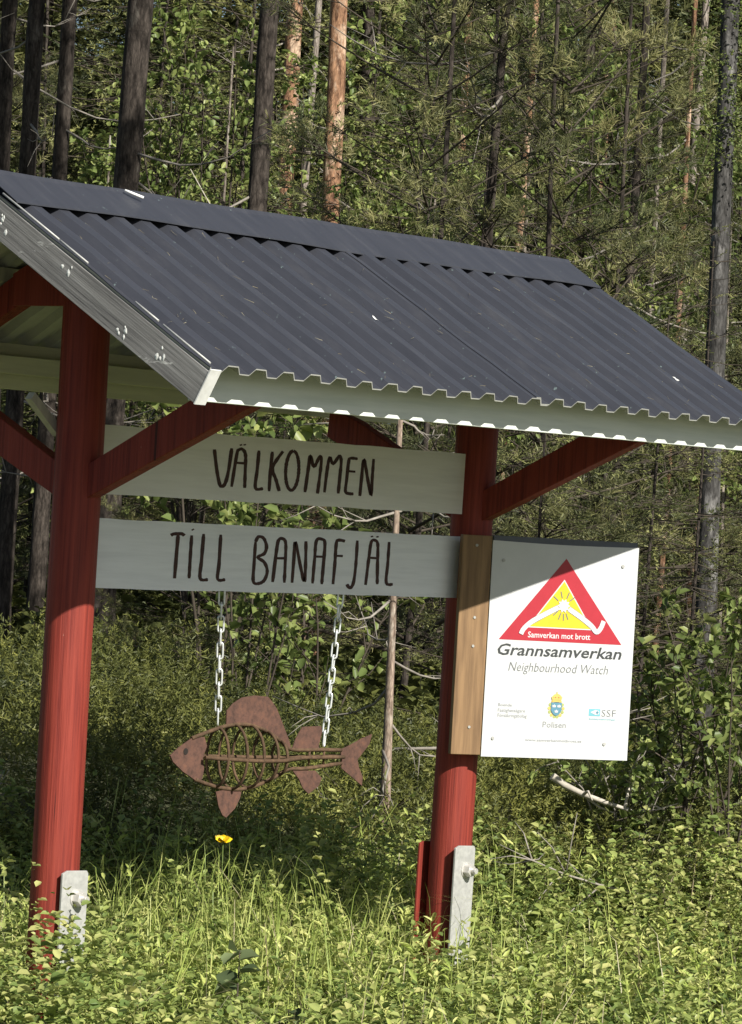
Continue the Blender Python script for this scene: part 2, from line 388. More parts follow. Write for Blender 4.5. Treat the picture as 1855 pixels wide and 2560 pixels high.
# rafters, braces and gusset at each post (all red)
for px in (0.0, L):
    for sy, W in ((-1, WN), (1, WF)):
        ye = sy*(W-0.135)
        top = lambda y: zroof(y)-0.075
        mb = MB()
        mb.prism([(sy*0.02, top(0.02)), (ye, top(ye)), (ye, top(ye)-0.075), (sy*0.02, top(0.02)-0.115)], 0, px-0.026, px+0.026)
        mb.build('rafter', 'red', SH, bevel=0.003)
        mb = MB()                            # brace: from the post up and out to the rafter
        y0, y1 = sy*0.045, sy*(0.70 if sy < 0 else 0.62)
        zl = 1.585; zl2 = 1.585+0.455*(abs(y1)-0.045)
        th = 0.098
        mb.prism([(y0, zl), (y1, zl2), (y1*0.985, min(zl2+th, zroof(y1)-0.16)), (y1*0.80, min(zl2+th-0.04, zroof(y1)-0.12)), (y0, zl+th)], 0, px-0.0235, px+0.0235)
        mb.build('brace', 'red', SH, bevel=0.003)
    MB().prism([(-0.26, zroof(0.26)-0.083), (0, ZR-0.11), (0.26, zroof(0.26)-0.083), (0.26, zroof(0.26)-0.175), (-0.26, zroof(0.26)-0.175)], 0, px-0.05, px-0.029).build('gusset', 'red', SH, bevel=0.002)
MB().box((XL+0.03, -0.03, ZR-0.13), (XR-0.03, 0.03, ZR-0.055)).build('ridge_beam', 'fascia', SH, bevel=0.002)
# purlins and fascia boards
for sy, W in ((-1, WN), (1, WF)):
    for y in (0.36,):
        zc = zroof(y)-0.045
        MB().prism([(sy*y-0.035, zroof(sy*y-0.035)-0.068), (sy*y+0.035, zroof(sy*y+0.035)-0.068), (sy*y+0.035, zroof(sy*y+0.035)-0.026), (sy*y-0.035, zroof(sy*y-0.035)-0.026)], 0, XL+0.026, XR-0.026).build('purlin', 'sawn', SH)
    yf = sy*(W-0.098)
    zb = H+0.264 if sy < 0 else zroof(yf)-0.150
    mb = MB(); mb.prism([(yf, zb), (yf-sy*0.022, zb), (yf-sy*0.022, zroof(yf-sy*0.022)-0.022), (yf, zroof(yf)-0.022)], 0, XL+0.024, XR-0.024)
    mb.build('fascia_board', 'fascia' if sy < 0 else 'back', SH, bevel=0.002)
    if sy > 0:
        MB().box((XL+0.025, yf-0.07, zb+0.045), (XR-0.025, yf-0.025, zb+0.10)).build('eave_batten', 'back', SH, bevel=0.002)
# corrugated sheets
PITCH = 0.10983; AMP = 0.0205
def prof(u):                                 # 0 in the valley, 1 on the crest
    u = u-math.floor(u); t = abs(u-0.5)*2    # 0 at the crest
    return 1-min(max((t-0.36)/0.30, 0), 1)
def sheet(sy, W, x0, x1, lift, name):
    rows = 10
    xs = [x0, x1]; kk = math.floor((x0+0.262)/PITCH)-1
    while kk*PITCH-0.262 < x1+PITCH:
        for q in (-0.5, -0.33, -0.30, -0.21, -0.18, 0, 0.18, 0.21, 0.30, 0.33):
            xq = kk*PITCH-0.262+q*PITCH
            if x0+0.0005 < xq < x1-0.0005: xs.append(xq)
        kk += 1
    xs.sort(); nx = len(xs)-1; th = 0.0035
    rn = random.Random(int(x0*100)+5)
    top = []; bot = []
    for j in range(rows+1):
        s = 0.03+(W/cs-0.03)*j/rows
        for i in range(nx+1):
            x = xs[i]
            p = prof((x+0.262)/PITCH+0.5)
            wob = 0.0016*math.sin(x*5.1+j*0.9)+0.0012*math.sin(x*17+j*2.1)
            o = -0.012+AMP*p+lift+wob
            y = -s*cs; z = ZR-s*sn
            top.append((x, sy*-1*(y-o*sn), z+o*cs)) if False else top.append((x, (y-o*sn) if sy < 0 else -(y-o*sn), z+o*cs))
            bot.append((x, (y-(o-th)*sn) if sy < 0 else -(y-(o-th)*sn), z+(o-th)*cs))
    n1 = nx+1; N = len(top); fs = []
    for j in range(rows):
        for i in range(nx):
            a, b, c, d = j*n1+i, j*n1+i+1, (j+1)*n1+i+1, (j+1)*n1+i
            fs.append((a, d, c, b) if sy < 0 else (a, b, c, d))
            fs.append((N+a, N+b, N+c, N+d) if sy < 0 else (N+a, N+d, N+c, N+b))
    k0 = len(fs)
    for i in range(nx):
        a, b = rows*n1+i, rows*n1+i+1; fs.append((a, N+a, N+b, b) if sy < 0 else (a, b, N+b, N+a))
        a, b = i, i+1; fs.append((a, b, N+b, N+a) if sy < 0 else (a, N+a, N+b, b))
    for j in range(rows):
        a, d = j*n1, (j+1)*n1; fs.append((a, N+a, N+d, d) if sy < 0 else (a, d, N+d, N+a))
        a, d = j*n1+nx, (j+1)*n1+nx; fs.append((a, d, N+d, N+a) if sy < 0 else (a, N+a, N+d, d))
    mb = MB(); mb.add(top+bot, fs, True)
    me = mb.mesh(name); me.materials.append(M['sheet']); me.materials.append(M['sheet_under'])
    mi = [0 if (q < k0 and q % 2 == 0) or q >= k0+2*nx else 1 for q in range(len(fs))]
    me.polygons.foreach_set('material_index', mi)
    me.polygons.foreach_set('use_smooth', [q < k0 for q in range(len(fs))])
    me.set_sharp_from_angle(angle=math.radians(28))
    return link(name, me, None, SH)
seam = 0.965
for sy, W in ((-1, WN), (1, WF)):
    sheet(sy, W, XL-0.0245, seam+0.05, 0.0, 'roof_sheet')
    sheet(sy, W, seam-0.02, XR, 0.0030, 'roof_sheet')
# ridge cap
mb = MB(); cw = 0.150; lift = 0.0185; cap = []
x0, x1 = XL-0.02, XR
rowsx = 40
prof_c = [(-cw, -0.004), (-cw, 0.0), (-0.012, 0.004), (0.0, 0.010), (0.012, 0.004), (cw, 0.0), (cw, -0.004)]
vs = []
for i in range(rowsx+1):
    x = x0+(x1-x0)*i/rowsx
    for y, dz in prof_c:
        wob = 0.003*math.sin(x*3.1+1)*(abs(y)/cw)+0.0015*math.sin(x*9+y*30)
        xx = x-(0.012*abs(y)/cw if i == rowsx else 0)
        vs.append((xx, y, zroof(y)+lift+dz+wob))
m_ = len(prof_c)
fs = [(i*m_+j, (i+1)*m_+j, (i+1)*m_+j+1, i*m_+j+1) for i in range(rowsx) for j in range(m_-1)]
mb.add(vs, fs); rc = mb.build('ridge_cap', 'sheet', SH)
sol = rc.modifiers.new('thick', 'SOLIDIFY'); sol.thickness = 0.0015
# rake boards with metal edge strip and pale cut end
for px, sx in ((XL, -1), (XR, 1)):
    for sy, W in ((-1, WN), (1, WF)):
        a = Vector((0, 0.0, ZR-0.004)); dn = Vector((0, sy*cs, -sn)); nr = Vector((0, sy*sn, cs))
        ln = W/cs; dep = 0.096; a = Vector((0, 0.0, ZR-0.014))
        x_a = px-0.024 if sx < 0 else px-0.022; x_b = x_a+0.022
        q0 = a+dn*0.0; q1 = a+dn*(ln-0.006)
        pts = [(0, ZR-0.014), (q1.y, q1.z), ((q1-nr*dep).y, (q1-nr*dep).z), (0, ZR-0.014-dep/cs)]
        rb = MB().prism(pts, 0, x_a, x_b).build('rake_board', 'rake', SH, bevel=0.002)
        e0 = q1+dn*0.0005+nr*0.008; e1 = e0-nr*(dep+0.008)
        MB().prism([(e0.y, e0.z), ((e0+dn*0.004).y, (e0+dn*0.004).z), ((e1+dn*0.004).y, (e1+dn*0.004).z), (e1.y, e1.z)], 0, x_a-0.002, x_b+0.018).build('painted_board_end', 'white', rb)
        if sx < 0 and sy < 0:
            for s0, s1 in ((0.10, 0.36), (0.365, 0.49), (0.70, 0.80), (0.82, 1.02)):
                c0 = a+dn*s0+nr*0.019; c1 = a+dn*s1+nr*0.019
                MB().tube([(x_a+0.003, c0.y, c0.z), (x_a+0.003, c1.y, c1.z)], 0.0030, 6).build('metal_edge_strip', 'galv', rb)
            rn = random.Random(4)             # bird droppings on the board
            for s, q, k in ((0.155, 0.045, 6), (0.43, 0.030, 3), (0.70, 0.065, 6), (0.87, 0.04, 4)):
                for t in range(k):
                    c = a+dn*(s+rn.uniform(-.022, .022))-nr*(q+rn.uniform(-.016, .022)); rr = rn.uniform(.003, .0085)
                    poly = [(c.y+rr*rn.uniform(.6, 1.1)*math.cos(u*math.pi/4), c.z+rr*rn.uniform(.7, 1.6)*math.sin(u*math.pi/4)) for u in range(8)]
                    MB().add([(x_a-0.0003, p[0], p[1]) for p in poly]+[(x_a-0.0016, c.y, c.z)], [(u, (u+1) % 8, 8) for u in range(8)]).build('bird_dropping', 'dropping', rb)
rn = random.Random(9)
for x, y in ((0.62, -0.55), (1.18, -0.78), (1.95, -0.70)):
    zz = zroof(y)+(0.024 if abs(y) < 0.14 else 0.013)
    vs = [(x+rn.uniform(.5, 1.2)*0.004*math.cos(u), y+rn.uniform(.5, 1.5)*0.012*math.sin(u), zz-TANP*0+(-(rn.random()*0)+(0.012*math.sin(u))*TANP)) for u in np.linspace(0, 2*math.pi, 9)[:-1]]
    MB().add(vs, [tuple(range(8))]).build('bird_dropping', 'dropping', SH)
mb = MB().tube([(0.105, -0.020, ZR+0.024), (0.118, -0.040, ZR+0.016), (0.140, -0.062, ZR+0.006)], 0.004, 6).build('bird_dropping', 'dropping', SH)

# lettered boards -----------------------------------------------------------------------------
W1 = [[(.5607,1.6097),(.5756,1.5519),(.5917,1.509),(.6024,1.5011),(.6167,1.5101),(.6285,1.5476),(.6376,1.617)],[(.6466,1.5013),(.6618,1.5997),(.6717,1.6143),(.6883,1.6152),(.7015,1.5982),(.704,1.551),(.7059,1.5004)],[(.663,1.5744),(.702,1.5746)],[(.6753,1.6307),(.6787,1.6268)],[(.6929,1.6323),(.6948,1.6283)],[(.7612,1.6165),(.7581,1.5569),(.7547,1.5025),(.7901,1.5023)],[(.823,1.6162),(.8189,1.5563),(.8181,1.4949)],[(.8716,1.6197),(.8282,1.5687),(.8471,1.5303),(.8645,1.4975)],
 'O',[(.9852,1.499),(.9947,1.5713),(1.0017,1.6124),(1.0206,1.5794),(1.0455,1.6118),(1.0544,1.6018),(1.051,1.5496),(1.0449,1.4973)],[(1.0777,1.5021),(1.0842,1.5685),(1.0937,1.6124),(1.1117,1.5924),(1.1392,1.6181),(1.1498,1.6029),(1.1476,1.5539),(1.1442,1.5014)],[(1.2297,1.6138),(1.194,1.6138),(1.1859,1.6012),(1.1811,1.5449),(1.1788,1.5098),(1.1957,1.5035),(1.2187,1.5034)],[(1.1884,1.5732),(1.2212,1.573)],[(1.25,1.4979),(1.2539,1.5587),(1.26,1.6135),(1.2851,1.5495),(1.3048,1.5026),(1.3062,1.561),(1.3078,1.6176)]]
W1[8] = [(0.920+0.0305*math.sin(a), 1.5627+0.0602*math.cos(a)) for a in np.linspace(0, 2*math.pi, 25)]
G1 = [[0], [1, 2, 3, 4], [5], [6, 7], [8], [9], [10], [11, 12], [13]]
W2 = [[(.3918,1.3477),(.4072,1.3525),(.4389,1.3535),(.4508,1.3482)],[(.4232,1.3517),(.4205,1.286),(.4183,1.2212)],[(.4825,1.3505),(.4818,1.2833),(.4819,1.2226)],[(.4835,1.3692),(.4876,1.3658)],[(.5347,1.3565),(.5319,1.2759),(.5306,1.2236),(.5657,1.2209)],[(.6107,1.3567),(.6103,1.2691),(.6084,1.2231),(.6424,1.2225)],
 [(.7694,1.3395),(.7685,1.273),(.7697,1.2199),(.7937,1.2137),(.8196,1.2245),(.8307,1.2523),(.8149,1.2786),(.7834,1.2934),(.8126,1.3053),(.8207,1.3277),(.8052,1.3517),(.7814,1.3554),(.7694,1.3395)],[(.8585,1.2195),(.8687,1.3202),(.8764,1.3494),(.8965,1.3523),(.9095,1.337),(.912,1.2766),(.913,1.2184)],[(.8644,1.2924),(.9085,1.2935)],[(.9492,1.2191),(.9514,1.2955),(.954,1.345),(.9865,1.2649),(1.0073,1.2248),(1.0073,1.288),(1.0033,1.3487)],[(1.046,1.2189),(1.0494,1.2981),(1.0531,1.3516),(1.0792,1.3569),(1.0943,1.3447),(1.0929,1.2811),(1.0901,1.2175)],[(1.0456,1.3025),(1.0924,1.3029)],
 [(1.1909,1.3544),(1.1602,1.3566),(1.1491,1.3463),(1.1477,1.2824),(1.1442,1.2186)],[(1.1504,1.3076),(1.1837,1.3076)],[(1.2506,1.3584),(1.25,1.285),(1.2432,1.2252),(1.2267,1.2088),(1.2115,1.2199)],[(1.3034,1.2195),(1.3126,1.3096),(1.32,1.3559),(1.3392,1.3611),(1.3528,1.3477),(1.3567,1.2876),(1.3611,1.223)],[(1.3079,1.3058),(1.3551,1.3052)],[(1.3197,1.3753),(1.3216,1.3707)],[(1.3466,1.3752),(1.3485,1.3706)],[(1.4088,1.3586),(1.4078,1.2889),(1.406,1.2285),(1.4394,1.2245)]]
G2 = [[0, 1], [2, 3], [4], [5], [6], [7, 8], [9], [10, 11], [12, 13], [14], [15, 16, 17, 18], [19]]
def smooth_path(p, n=5):                     # Catmull-Rom
    if len(p) < 3: return p
    q = [p[0]]+list(p)+[p[-1]]; out = []
    for i in range(1, len(q)-2):
        for k in range(n):
            t = k/n; a, b, c, d = q[i-1], q[i], q[i+1], q[i+2]
            out.append(tuple(0.5*(2*b[j]+(c[j]-a[j])*t+(2*a[j]-5*b[j]+4*c[j]-d[j])*t*t+(3*b[j]-a[j]-3*c[j]+d[j])*t**3) for j in range(2)))
    out.append(p[-1]); return out
def stroke(mb, path, y, hw, hz, seed, kx=0.60):
    rn = random.Random(seed); p = [(a*kx, b) for a, b in smooth_path(path)]
    lft, rgt = [], []
    for i, (a, b) in enumerate(p):
        a0, b0 = p[max(i-1, 0)]; a1, b1 = p[min(i+1, len(p)-1)]
        tx, tz = a1-a0, b1-b0; l = math.hypot(tx, tz) or 1; tx, tz = tx/l, tz/l
        w = hw*rn.uniform(0.86, 1.14)
        if i in (0, len(p)-1): w *= 0.75
        lft.append(((a-tz*w)/kx, y, b+tx*w+hz)); rgt.append(((a+tz*w)/kx, y, b-tx*w+hz))
    n = len(p); mb.add(lft+rgt, [(i, i+1, n+i+1, n+i) for i in range(n-1)])
def board(name, z0, z1, xa, xb, m, strokes, groups, rag):
    mb = MB(); rn = random.Random(rag); N = 24
    topz = [z1+rn.uniform(-.0012, .0012) for _ in range(N+1)]; botz = [z0+rn.uniform(-.0015, .0015) for _ in range(N+1)]
    poly = [(xa+(xb-xa)*i/N, botz[i]) for i in range(N+1)]+[(xa+(xb-xa)*i/N, topz[i]) for i in range(N, -1, -1)]
    mb.prism(poly, 1, -0.010, 0.010); bo = mb.build(name, m, SH)
    for gi, g_ in enumerate(groups):
        mb = MB()
        for k, si in enumerate(g_): stroke(mb, strokes[si], -0.0105-0.0004*k, 0.0048, ZO, gi*7+k)
        mb.build('painted_letter', 'letter', bo)
    return bo
b1 = board('sign_board', H+0.009, H+0.2069, 0.05, L-0.045, 'board_grey', W1, G1, 1)
b2 = board('sign_board', H-0.2635, H-0.063, 0.055, L-0.05, 'board', W2, G2, 2)
b1['label'] = 'upper grey-white board with brown painted word VÄLKOMMEN'
b2['label'] = 'lower white board with brown painted words TILL BANAFJÄL'
MB().prism([(-0.10, 1.865), (-0.085, 1.885), (0.02, 1.80), (0.02, 1.765)], 1, 0.075, 0.10).build('wood_offcut', 'sawn', SH, (-0.03, 0.0, 0.0))

# ------------------------------------------------------------------ neighbourhood watch sign on its plank
SE = Vector((0.87490621, -0.4842924, 0)); SNn = Vector((-0.4842924, -0.87490621, 0))
SIGN = empty('information_sign', (1.80021, -0.12397, 0.0)); SIGN.rotation_euler[2] = math.atan2(SE.y, SE.x)
tag(SIGN, 'white neighbourhood watch sign with red and yellow triangle on a brown plank', 'sign')
# local x along the sign, -y towards the viewer, z up
def spr(name, poly, m, y, par, th=0.0006):
    return MB().prism(list(poly), 1, y-th, y).build(name, m, par)
mb = MB(); N = 14; vs = []; fs = []
for i in range(N+1):                          # slightly bowed sheet
    x = 0.0+0.525*i/N; bow = 0.006*math.sin(math.pi*i/N)*0
    zt = 1.532-0.004*math.sin(math.pi*i/N)
    for y in (-0.003, 0.0): vs += [(x, y, 0.830), (x, y, zt)]
for i in range(N):
    a = i*4; b = a+4
    fs += [(a, b, b+1, a+1), (a+2, a+3, b+3, b+2), (a, a+2, b+2, b), (a+1, b+1, b+3, a+3)]
fs += [(0, 1, 3, 2), (N*4, N*4+2, N*4+3, N*4+1)]
PLATE = mb.add(vs, fs).build('sign_sheet', 'plate', SIGN)
MB().box((0.004, 0.0005, 0.834), (0.5215, 0.014, 1.548)).build('backing_board', 'backing', SIGN, bevel=0.001)
plank = MB().box((-0.105, 0.001, 0.834), (-0.001, 0.024, 1.545)).build('mounting_plank', 'plank', SIGN, bevel=0.002)
MB().box((-0.001, 0.016, 0.90), (0.10, 0.034, 0.96)).build('mounting_bracket', 'plank', SIGN)
MB().box((-0.001, 0.016, 1.42), (0.10, 0.034, 1.48)).build('mounting_bracket', 'plank', SIGN)
def disc(x, z, r, n=16, sx=1.0): return [(x+sx*r*math.cos(2*math.pi*k/n), z+r*math.sin(2*math.pi*k/n)) for k in range(n)]
for x, z in ((-.0553, 1.5124), (-.0492, 1.2788), (-.049, 1.1861), (-.0464, .9238)):
    MB().prism(disc(x, z, 0.0045), 1, -0.002, 0.0015).build('screw', 'galv', plank)
for x, z in ((.0401, 1.4685), (.4694, 1.4684), (.0374, .8907), (.4379, .8823)):
    MB().prism(disc(x, z, 0.0055), 1, -0.0065, -0.0028).build('screw', 'galv', PLATE)
Y0 = -0.0031
def z15(p): return [(a, b+ZO) for a, b in p]
TR = z15([(.2645, 1.3341), (.0388, 1.0620), (.4805, 1.0600)])
spr('red_triangle', TR, 'p_red', Y0, PLATE)
YL = z15([(.2613, 1.2594), (.1445, 1.1085), (.365, 1.1080)])
spr('white_outline', z15([(.2613, 1.2655), (.1375, 1.1048), (.372, 1.1042)]), 'p_white', Y0-.0007, PLATE)
spr('yellow_triangle', YL, 'p_yel', Y0-.0014, PLATE)
def ribbon(name, path, w, m, y, par):
    p = smooth_path(path, 4); lft, rgt = [], []
    for i in range(len(p)):
        a0, b0 = p[max(i-1, 0)]; a1, b1 = p[min(i+1, len(p)-1)]; l = math.hypot(a1-a0, b1-b0) or 1
        nx, nz = -(b1-b0)/l*w, (a1-a0)/l*w; lft.append((p[i][0]+nx, y, p[i][1]+nz)); rgt.append((p[i][0]-nx, y, p[i][1]-nz))
    n = len(p); return MB().add(lft+rgt, [(i, n+i, n+i+1, i+1) for i in range(n-1)]).build(name, m, par)
A1 = z15([(.1155, 1.0822), (.125, 1.1003), (.1519, 1.1240), (.1982, 1.1500), (.2448, 1.1740)])
A2 = z15([(.2823, 1.1706), (.3301, 1.1430), (.367, 1.1180), (.3859, 1.0991), (.4005, 1.1117), (.41, 1.1361)])
for A in (A1, A2):
    ribbon('arm_outline', A, 0.0096, 'p_olive' , Y0-.0026, PLATE) if False else None
    ribbon('white_arm', A, 0.0080, 'p_white', Y0-.0030, PLATE)
    inner = A[2:] if A is A1 else A[:3]
    ribbon('arm_outline', inner, 0.0094, 'p_grey', Y0-.0027, PLATE)
sx_, sz_ = .2628, 1.1798+ZO
spr('star', [(sx_+(0.016 if k % 2 else 0.023)*math.cos(k*math.pi/10), sz_+(0.016 if k % 2 else 0.023)*math.sin(k*math.pi/10)) for k in range(20)], 'p_white', Y0-.0034, PLATE)
for k, a in enumerate((38, 68, 105, 142, 222, 250, 272, 292)):
    a = math.radians(a); c, s = math.cos(a), math.sin(a); p0, p1 = 0.026, 0.048
    ribbon('ray', [(sx_+c*p0, sz_+s*p0), (sx_+c*p1, sz_+s*p1)], 0.0016, 'p_grey', Y0-.0030, PLATE)
def text(name, s, x0, x1, zb, zt, m, y, par, shear=0.0, bold=0.0, cap=True):
    cu = bpy.data.curves.new('txt', 'FONT'); cu.body = s; cu.shear = shear; cu.offset = bold; cu.resolution_u = 2
    t = bpy.data.objects.new('txt', cu); COL.objects.link(t)
    me = bpy.data.meshes.new_from_object(t.evaluated_get(bpy.context.evaluated_depsgraph_get()))
    bpy.data.objects.remove(t); bpy.data.curves.remove(cu)
    co = np.empty(len(me.vertices)*3); me.vertices.foreach_get('co', co); co = co.reshape(-1, 3)
    lo, hi = co[:, 0].min(), co[:, 0].max(); top = co[:, 1].max()
    out = np.stack([x0+(co[:, 0]-lo)/(hi-lo)*(x1-x0), np.full(len(co), y), zb+co[:, 1]/top*(zt-zb)], 1)
    me.vertices.foreach_set('co', out.reshape(-1)); me.name = name; me.materials.clear(); me.update()
    return link(name, me, m, par)
text('lettering', 'Samverkan mot brott', .1415, .3655, 1.0725+ZO, 1.0915+ZO, 'p_white', Y0-.0010, PLATE, 0, 0.012)
text('lettering', 'Grannsamverkan', .0370, .4830, 1.0125+ZO, 1.0495+ZO, 'p_dark', Y0-.0008, PLATE, 0.22, 0.016)
text('lettering', 'Neighbourhood Watch', .0790, .4370, .9610+ZO, .9900+ZO, 'p_grey', Y0-.0008, PLATE, 0.22, -0.006)
text('lettering', 'Boende', .0504, .0990, .8450+ZO, .8550+ZO, 'p_mid', Y0-.0008, PLATE, 0, 0.0)
text('lettering', 'Fastighetsägare', .0504, .1470, .8270+ZO, .8380+ZO, 'p_mid', Y0-.0008, PLATE, 0, 0.0)
text('lettering', 'Försäkringsbolag', .0504, .1540, .8100+ZO, .8215+ZO, 'p_mid', Y0-.0008, PLATE, 0, 0.0)
text('lettering', 'Polisen', .2125, .2960, .7810+ZO, .8000+ZO, 'p_mid', Y0-.0008, PLATE, 0, 0.006)
text('lettering', 'www.samverkanmotbrott.se', .1525, .3555, .7345+ZO, .7430+ZO, 'p_mid', Y0-.0008, PLATE, 0, 0.006)
text('lettering', 'SSF', .4225, .4745, .8225+ZO, .8445+ZO, 'p_grey', Y0-.0008, PLATE, 0, -0.012)
text('lettering', 'Stöldskyddsföreningen', .3775, .4745, .8105+ZO, .8165+ZO, 'p_teal', Y0-.0008, PLATE, 0, 0.0)
spr('logo_box', [(.3763, .8230+ZO), (.4175, .8230+ZO), (.4175, .8465+ZO), (.3763, .8465+ZO)], 'p_teal', Y0, PLATE)
spr('logo_eye', [(.3815, .8355+ZO), (.4000, .8272+ZO), (.4130, .8300+ZO), (.4130, .8400+ZO), (.4000, .8432+ZO)], 'p_white', Y0-.0007, PLATE)
spr('logo_pupil', disc(.4065, .8352+ZO, .0045), 'p_blue', Y0-.0014, PLATE)
# crest: crowned blue shield with three small crowns in a gold and green frame
cxm, czm = .2575, .846+ZO
_spr = spr
def cspr(name, poly, m, y, par): return _spr(name, [(cxm+(a-cxm)*.88, czm+(b-czm)*.86) for a, b in poly], m, y, par)
for sgn in (-1, 1):
    for k in range(6):
        a = math.radians(-78+k*27); cspr('wreath_leaf', disc(cxm+sgn*0.0285*math.cos(a)*1.0, czm-0.004+0.031*math.sin(a)*1.0, 0.0066, 8), 'p_gold' if k % 2 else 'p_olive', Y0-.0002*k, PLATE)
cspr('shield', [(cxm-.0215, czm+.020), (cxm+.0215, czm+.020), (cxm+.0215, czm-.010), (cxm+.013, czm-.024), (cxm, czm-.031), (cxm-.013, czm-.024), (cxm-.0215, czm-.010)], 'p_blue', Y0-.0022, PLATE)
for ox, oz in ((-.010, .007), (.010, .007), (0, -.013)):
    cspr('small_crown', [(cxm+ox-.006, czm+oz-.005), (cxm+ox+.006, czm+oz-.005), (cxm+ox+.0075, czm+oz+.004), (cxm+ox+.003, czm+oz+.001), (cxm+ox, czm+oz+.007), (cxm+ox-.003, czm+oz+.001), (cxm+ox-.0075, czm+oz+.004)], 'p_white' if oz > 0 else 'p_white', Y0-.0030, PLATE)
cspr('crown_band', [(cxm-.018, czm+.022), (cxm+.018, czm+.022), (cxm+.019, czm+.029), (cxm-.019, czm+.029)], 'p_gold', Y0-.0022, PLATE)
cspr('crown_top', [(cxm-.019, czm+.030), (cxm+.019, czm+.030), (cxm+.022, czm+.040), (cxm+.012, czm+.050), (cxm+.002, czm+.054), (cxm+.001, czm+.061), (cxm-.001, czm+.061), (cxm-.002, czm+.054), (cxm-.012, czm+.050), (cxm-.022, czm+.040)], 'p_gold', Y0-.0022, PLATE)
for k in range(5): cspr('crown_arch', disc(cxm-.014+.007*k, czm+.039, .0022, 8, 0.8), 'p_red' if k % 2 else 'p_olive', Y0-.0029, PLATE)

# ------------------------------------------------------------------ rusty fish on two chains
FISH = empty('fish_sculpture', (0.9, 0, 0.65+0)); FX, FZ = 0.9, 0.65
tag(FISH, 'rusty steel fish sculpture hanging on two chains below the welcome boards', 'sculpture')
fz = lambda p: [(a-FX, b+ZO-FZ) for a, b in p]
def flat(name, poly, y=0.0, th=0.004, m='rust', par=None):
    return MB().prism(fz(poly), 1, y-th/2, y+th/2).build(name, m, par or FISH, bevel=0.0006)
head = flat('head', [(.4541,.696),(.4915,.7204),(.5439,.7457),(.5991,.7500),(.6125,.7228),(.5973,.688),(.6054,.6528),(.5996,.6223),(.5707,.6195),(.5104,.6484),(.4665,.6775)], 0, 0.006)
MB().prism(disc(.5182-FX, .7078+ZO-FZ, .010, 12), 1, -0.0042, -0.0031).build('eye', 'hole', head)
flat('dorsal_fin', [(.6932,.8273),(.721,.8491),(.7593,.8666),(.8189,.8729),(.88,.8681),(.9056,.8478),(.9242,.8298),(.9516,.7891),(.9911,.73),(1.0,.7073),(.9533,.7306),(.8895,.7594),(.7932,.7829),(.7266,.7837),(.6953,.7796)])
flat('rear_dorsal_fin', [(1.0069,.7072),(1.0153,.7297),(1.0306,.752),(1.0494,.7744),(1.1366,.7756),(1.1437,.7596),(1.1289,.7042)])
flat('tail_fin', [(1.2389,.7009),(1.2842,.714),(1.3401,.7339),(1.3898,.747),(1.3782,.7148),(1.3244,.6671),(1.334,.6415),(1.3546,.6133),(1.3537,.5832),(1.3156,.605),(1.2478,.6411)])
flat('pelvic_fin', [(.6648,.5833),(.7234,.5906),(.7807,.5802),(.7757,.5604),(.7551,.53),(.7177,.5037),(.7005,.5118),(.6819,.5366)])
flat('anal_fin', [(1.0128,.6394),(1.1208,.637),(1.1545,.6135),(1.1427,.5887),(1.0957,.5649),(1.0662,.5838),(1.0464,.6115)])
def rod(name, pts, r=0.0062): return MB().tube(pts, r, 8).build(name, 'rust_rod', FISH)
TOP = fz([(.5439,.7457),(.6167,.7644),(.6939,.781),(.7464,.7852),(.7931,.7842),(.8409,.7747),(.8894,.7607),(.9533,.7306),(1.0036,.705),(1.1291,.7019),(1.2427,.6986)])
BOT = fz([(.5704,.623),(.6302,.6062),(.6968,.5935),(.7767,.5879),(.8628,.6003),(.942,.6253),(.9952,.6443),(1.0782,.6448),(1.2464,.6572)])
rod('back_rod', [(a, 0, b) for a, b in smooth_path(TOP, 4)]); rod('belly_rod', [(a, 0, b) for a, b in smooth_path(BOT, 4)])
def half_w(x):                                # half thickness of the body along its length
    return np.interp(x+FX, [.59, .65, .72, .80, .90, .97, 1.05, 1.24], [.022, .052, .068, .076, .060, .036, .018, .012])
for sy in (-1, 1):
    rod('side_rod', [(x-FX, sy*half_w(x-FX), np.interp(x, [.58, .75, .9, 1.05, 1.25], [.690, .681, .677, .680, .678])+ZO-FZ) for x in np.linspace(.585, 1.245, 22)])
tx_ = [a for a, b in TOP]; tz_ = [b for a, b in TOP]; bx_ = [a for a, b in BOT]; bz_ = [b for a, b in BOT]
for x in (.665, .735, .805, .885, .950):
    x -= FX; zt = np.interp(x, tx_, tz_); zb = np.interp(x, bx_, bz_); w = half_w(x); zc = (zt+zb)/2; hh = (zt-zb)/2
    MB().tube([(x+0.012*math.sin(a), w*math.sin(a), zc+hh*math.cos(a)) for a in np.linspace(0, 2*math.pi, 29)[:-1]], 0.0048, 6, closed=True).build('rib', 'rust_rod', FISH)
for x in (1.09, 1.16): MB().tube([(x-FX, 0, .70+ZO-FZ), (x-FX, 0, .655+ZO-FZ)], 0.004, 6).build('tail_strut', 'rust_rod', FISH)
def link_mesh():
    pts = []; R = 0.0085; hl = 0.0165
    for k in range(13): a = math.pi*k/12; pts.append((R*math.cos(a), 0, hl+R*math.sin(a)))
    for k in range(13): a = math.pi+math.pi*k/12; pts.append((R*math.cos(a), 0, -hl+R*math.sin(a)))
    return MB().tube(pts, 0.0030, 7, closed=True).mesh('chain_link')
LM = link_mesh(); LM.materials.append(M['chain'])
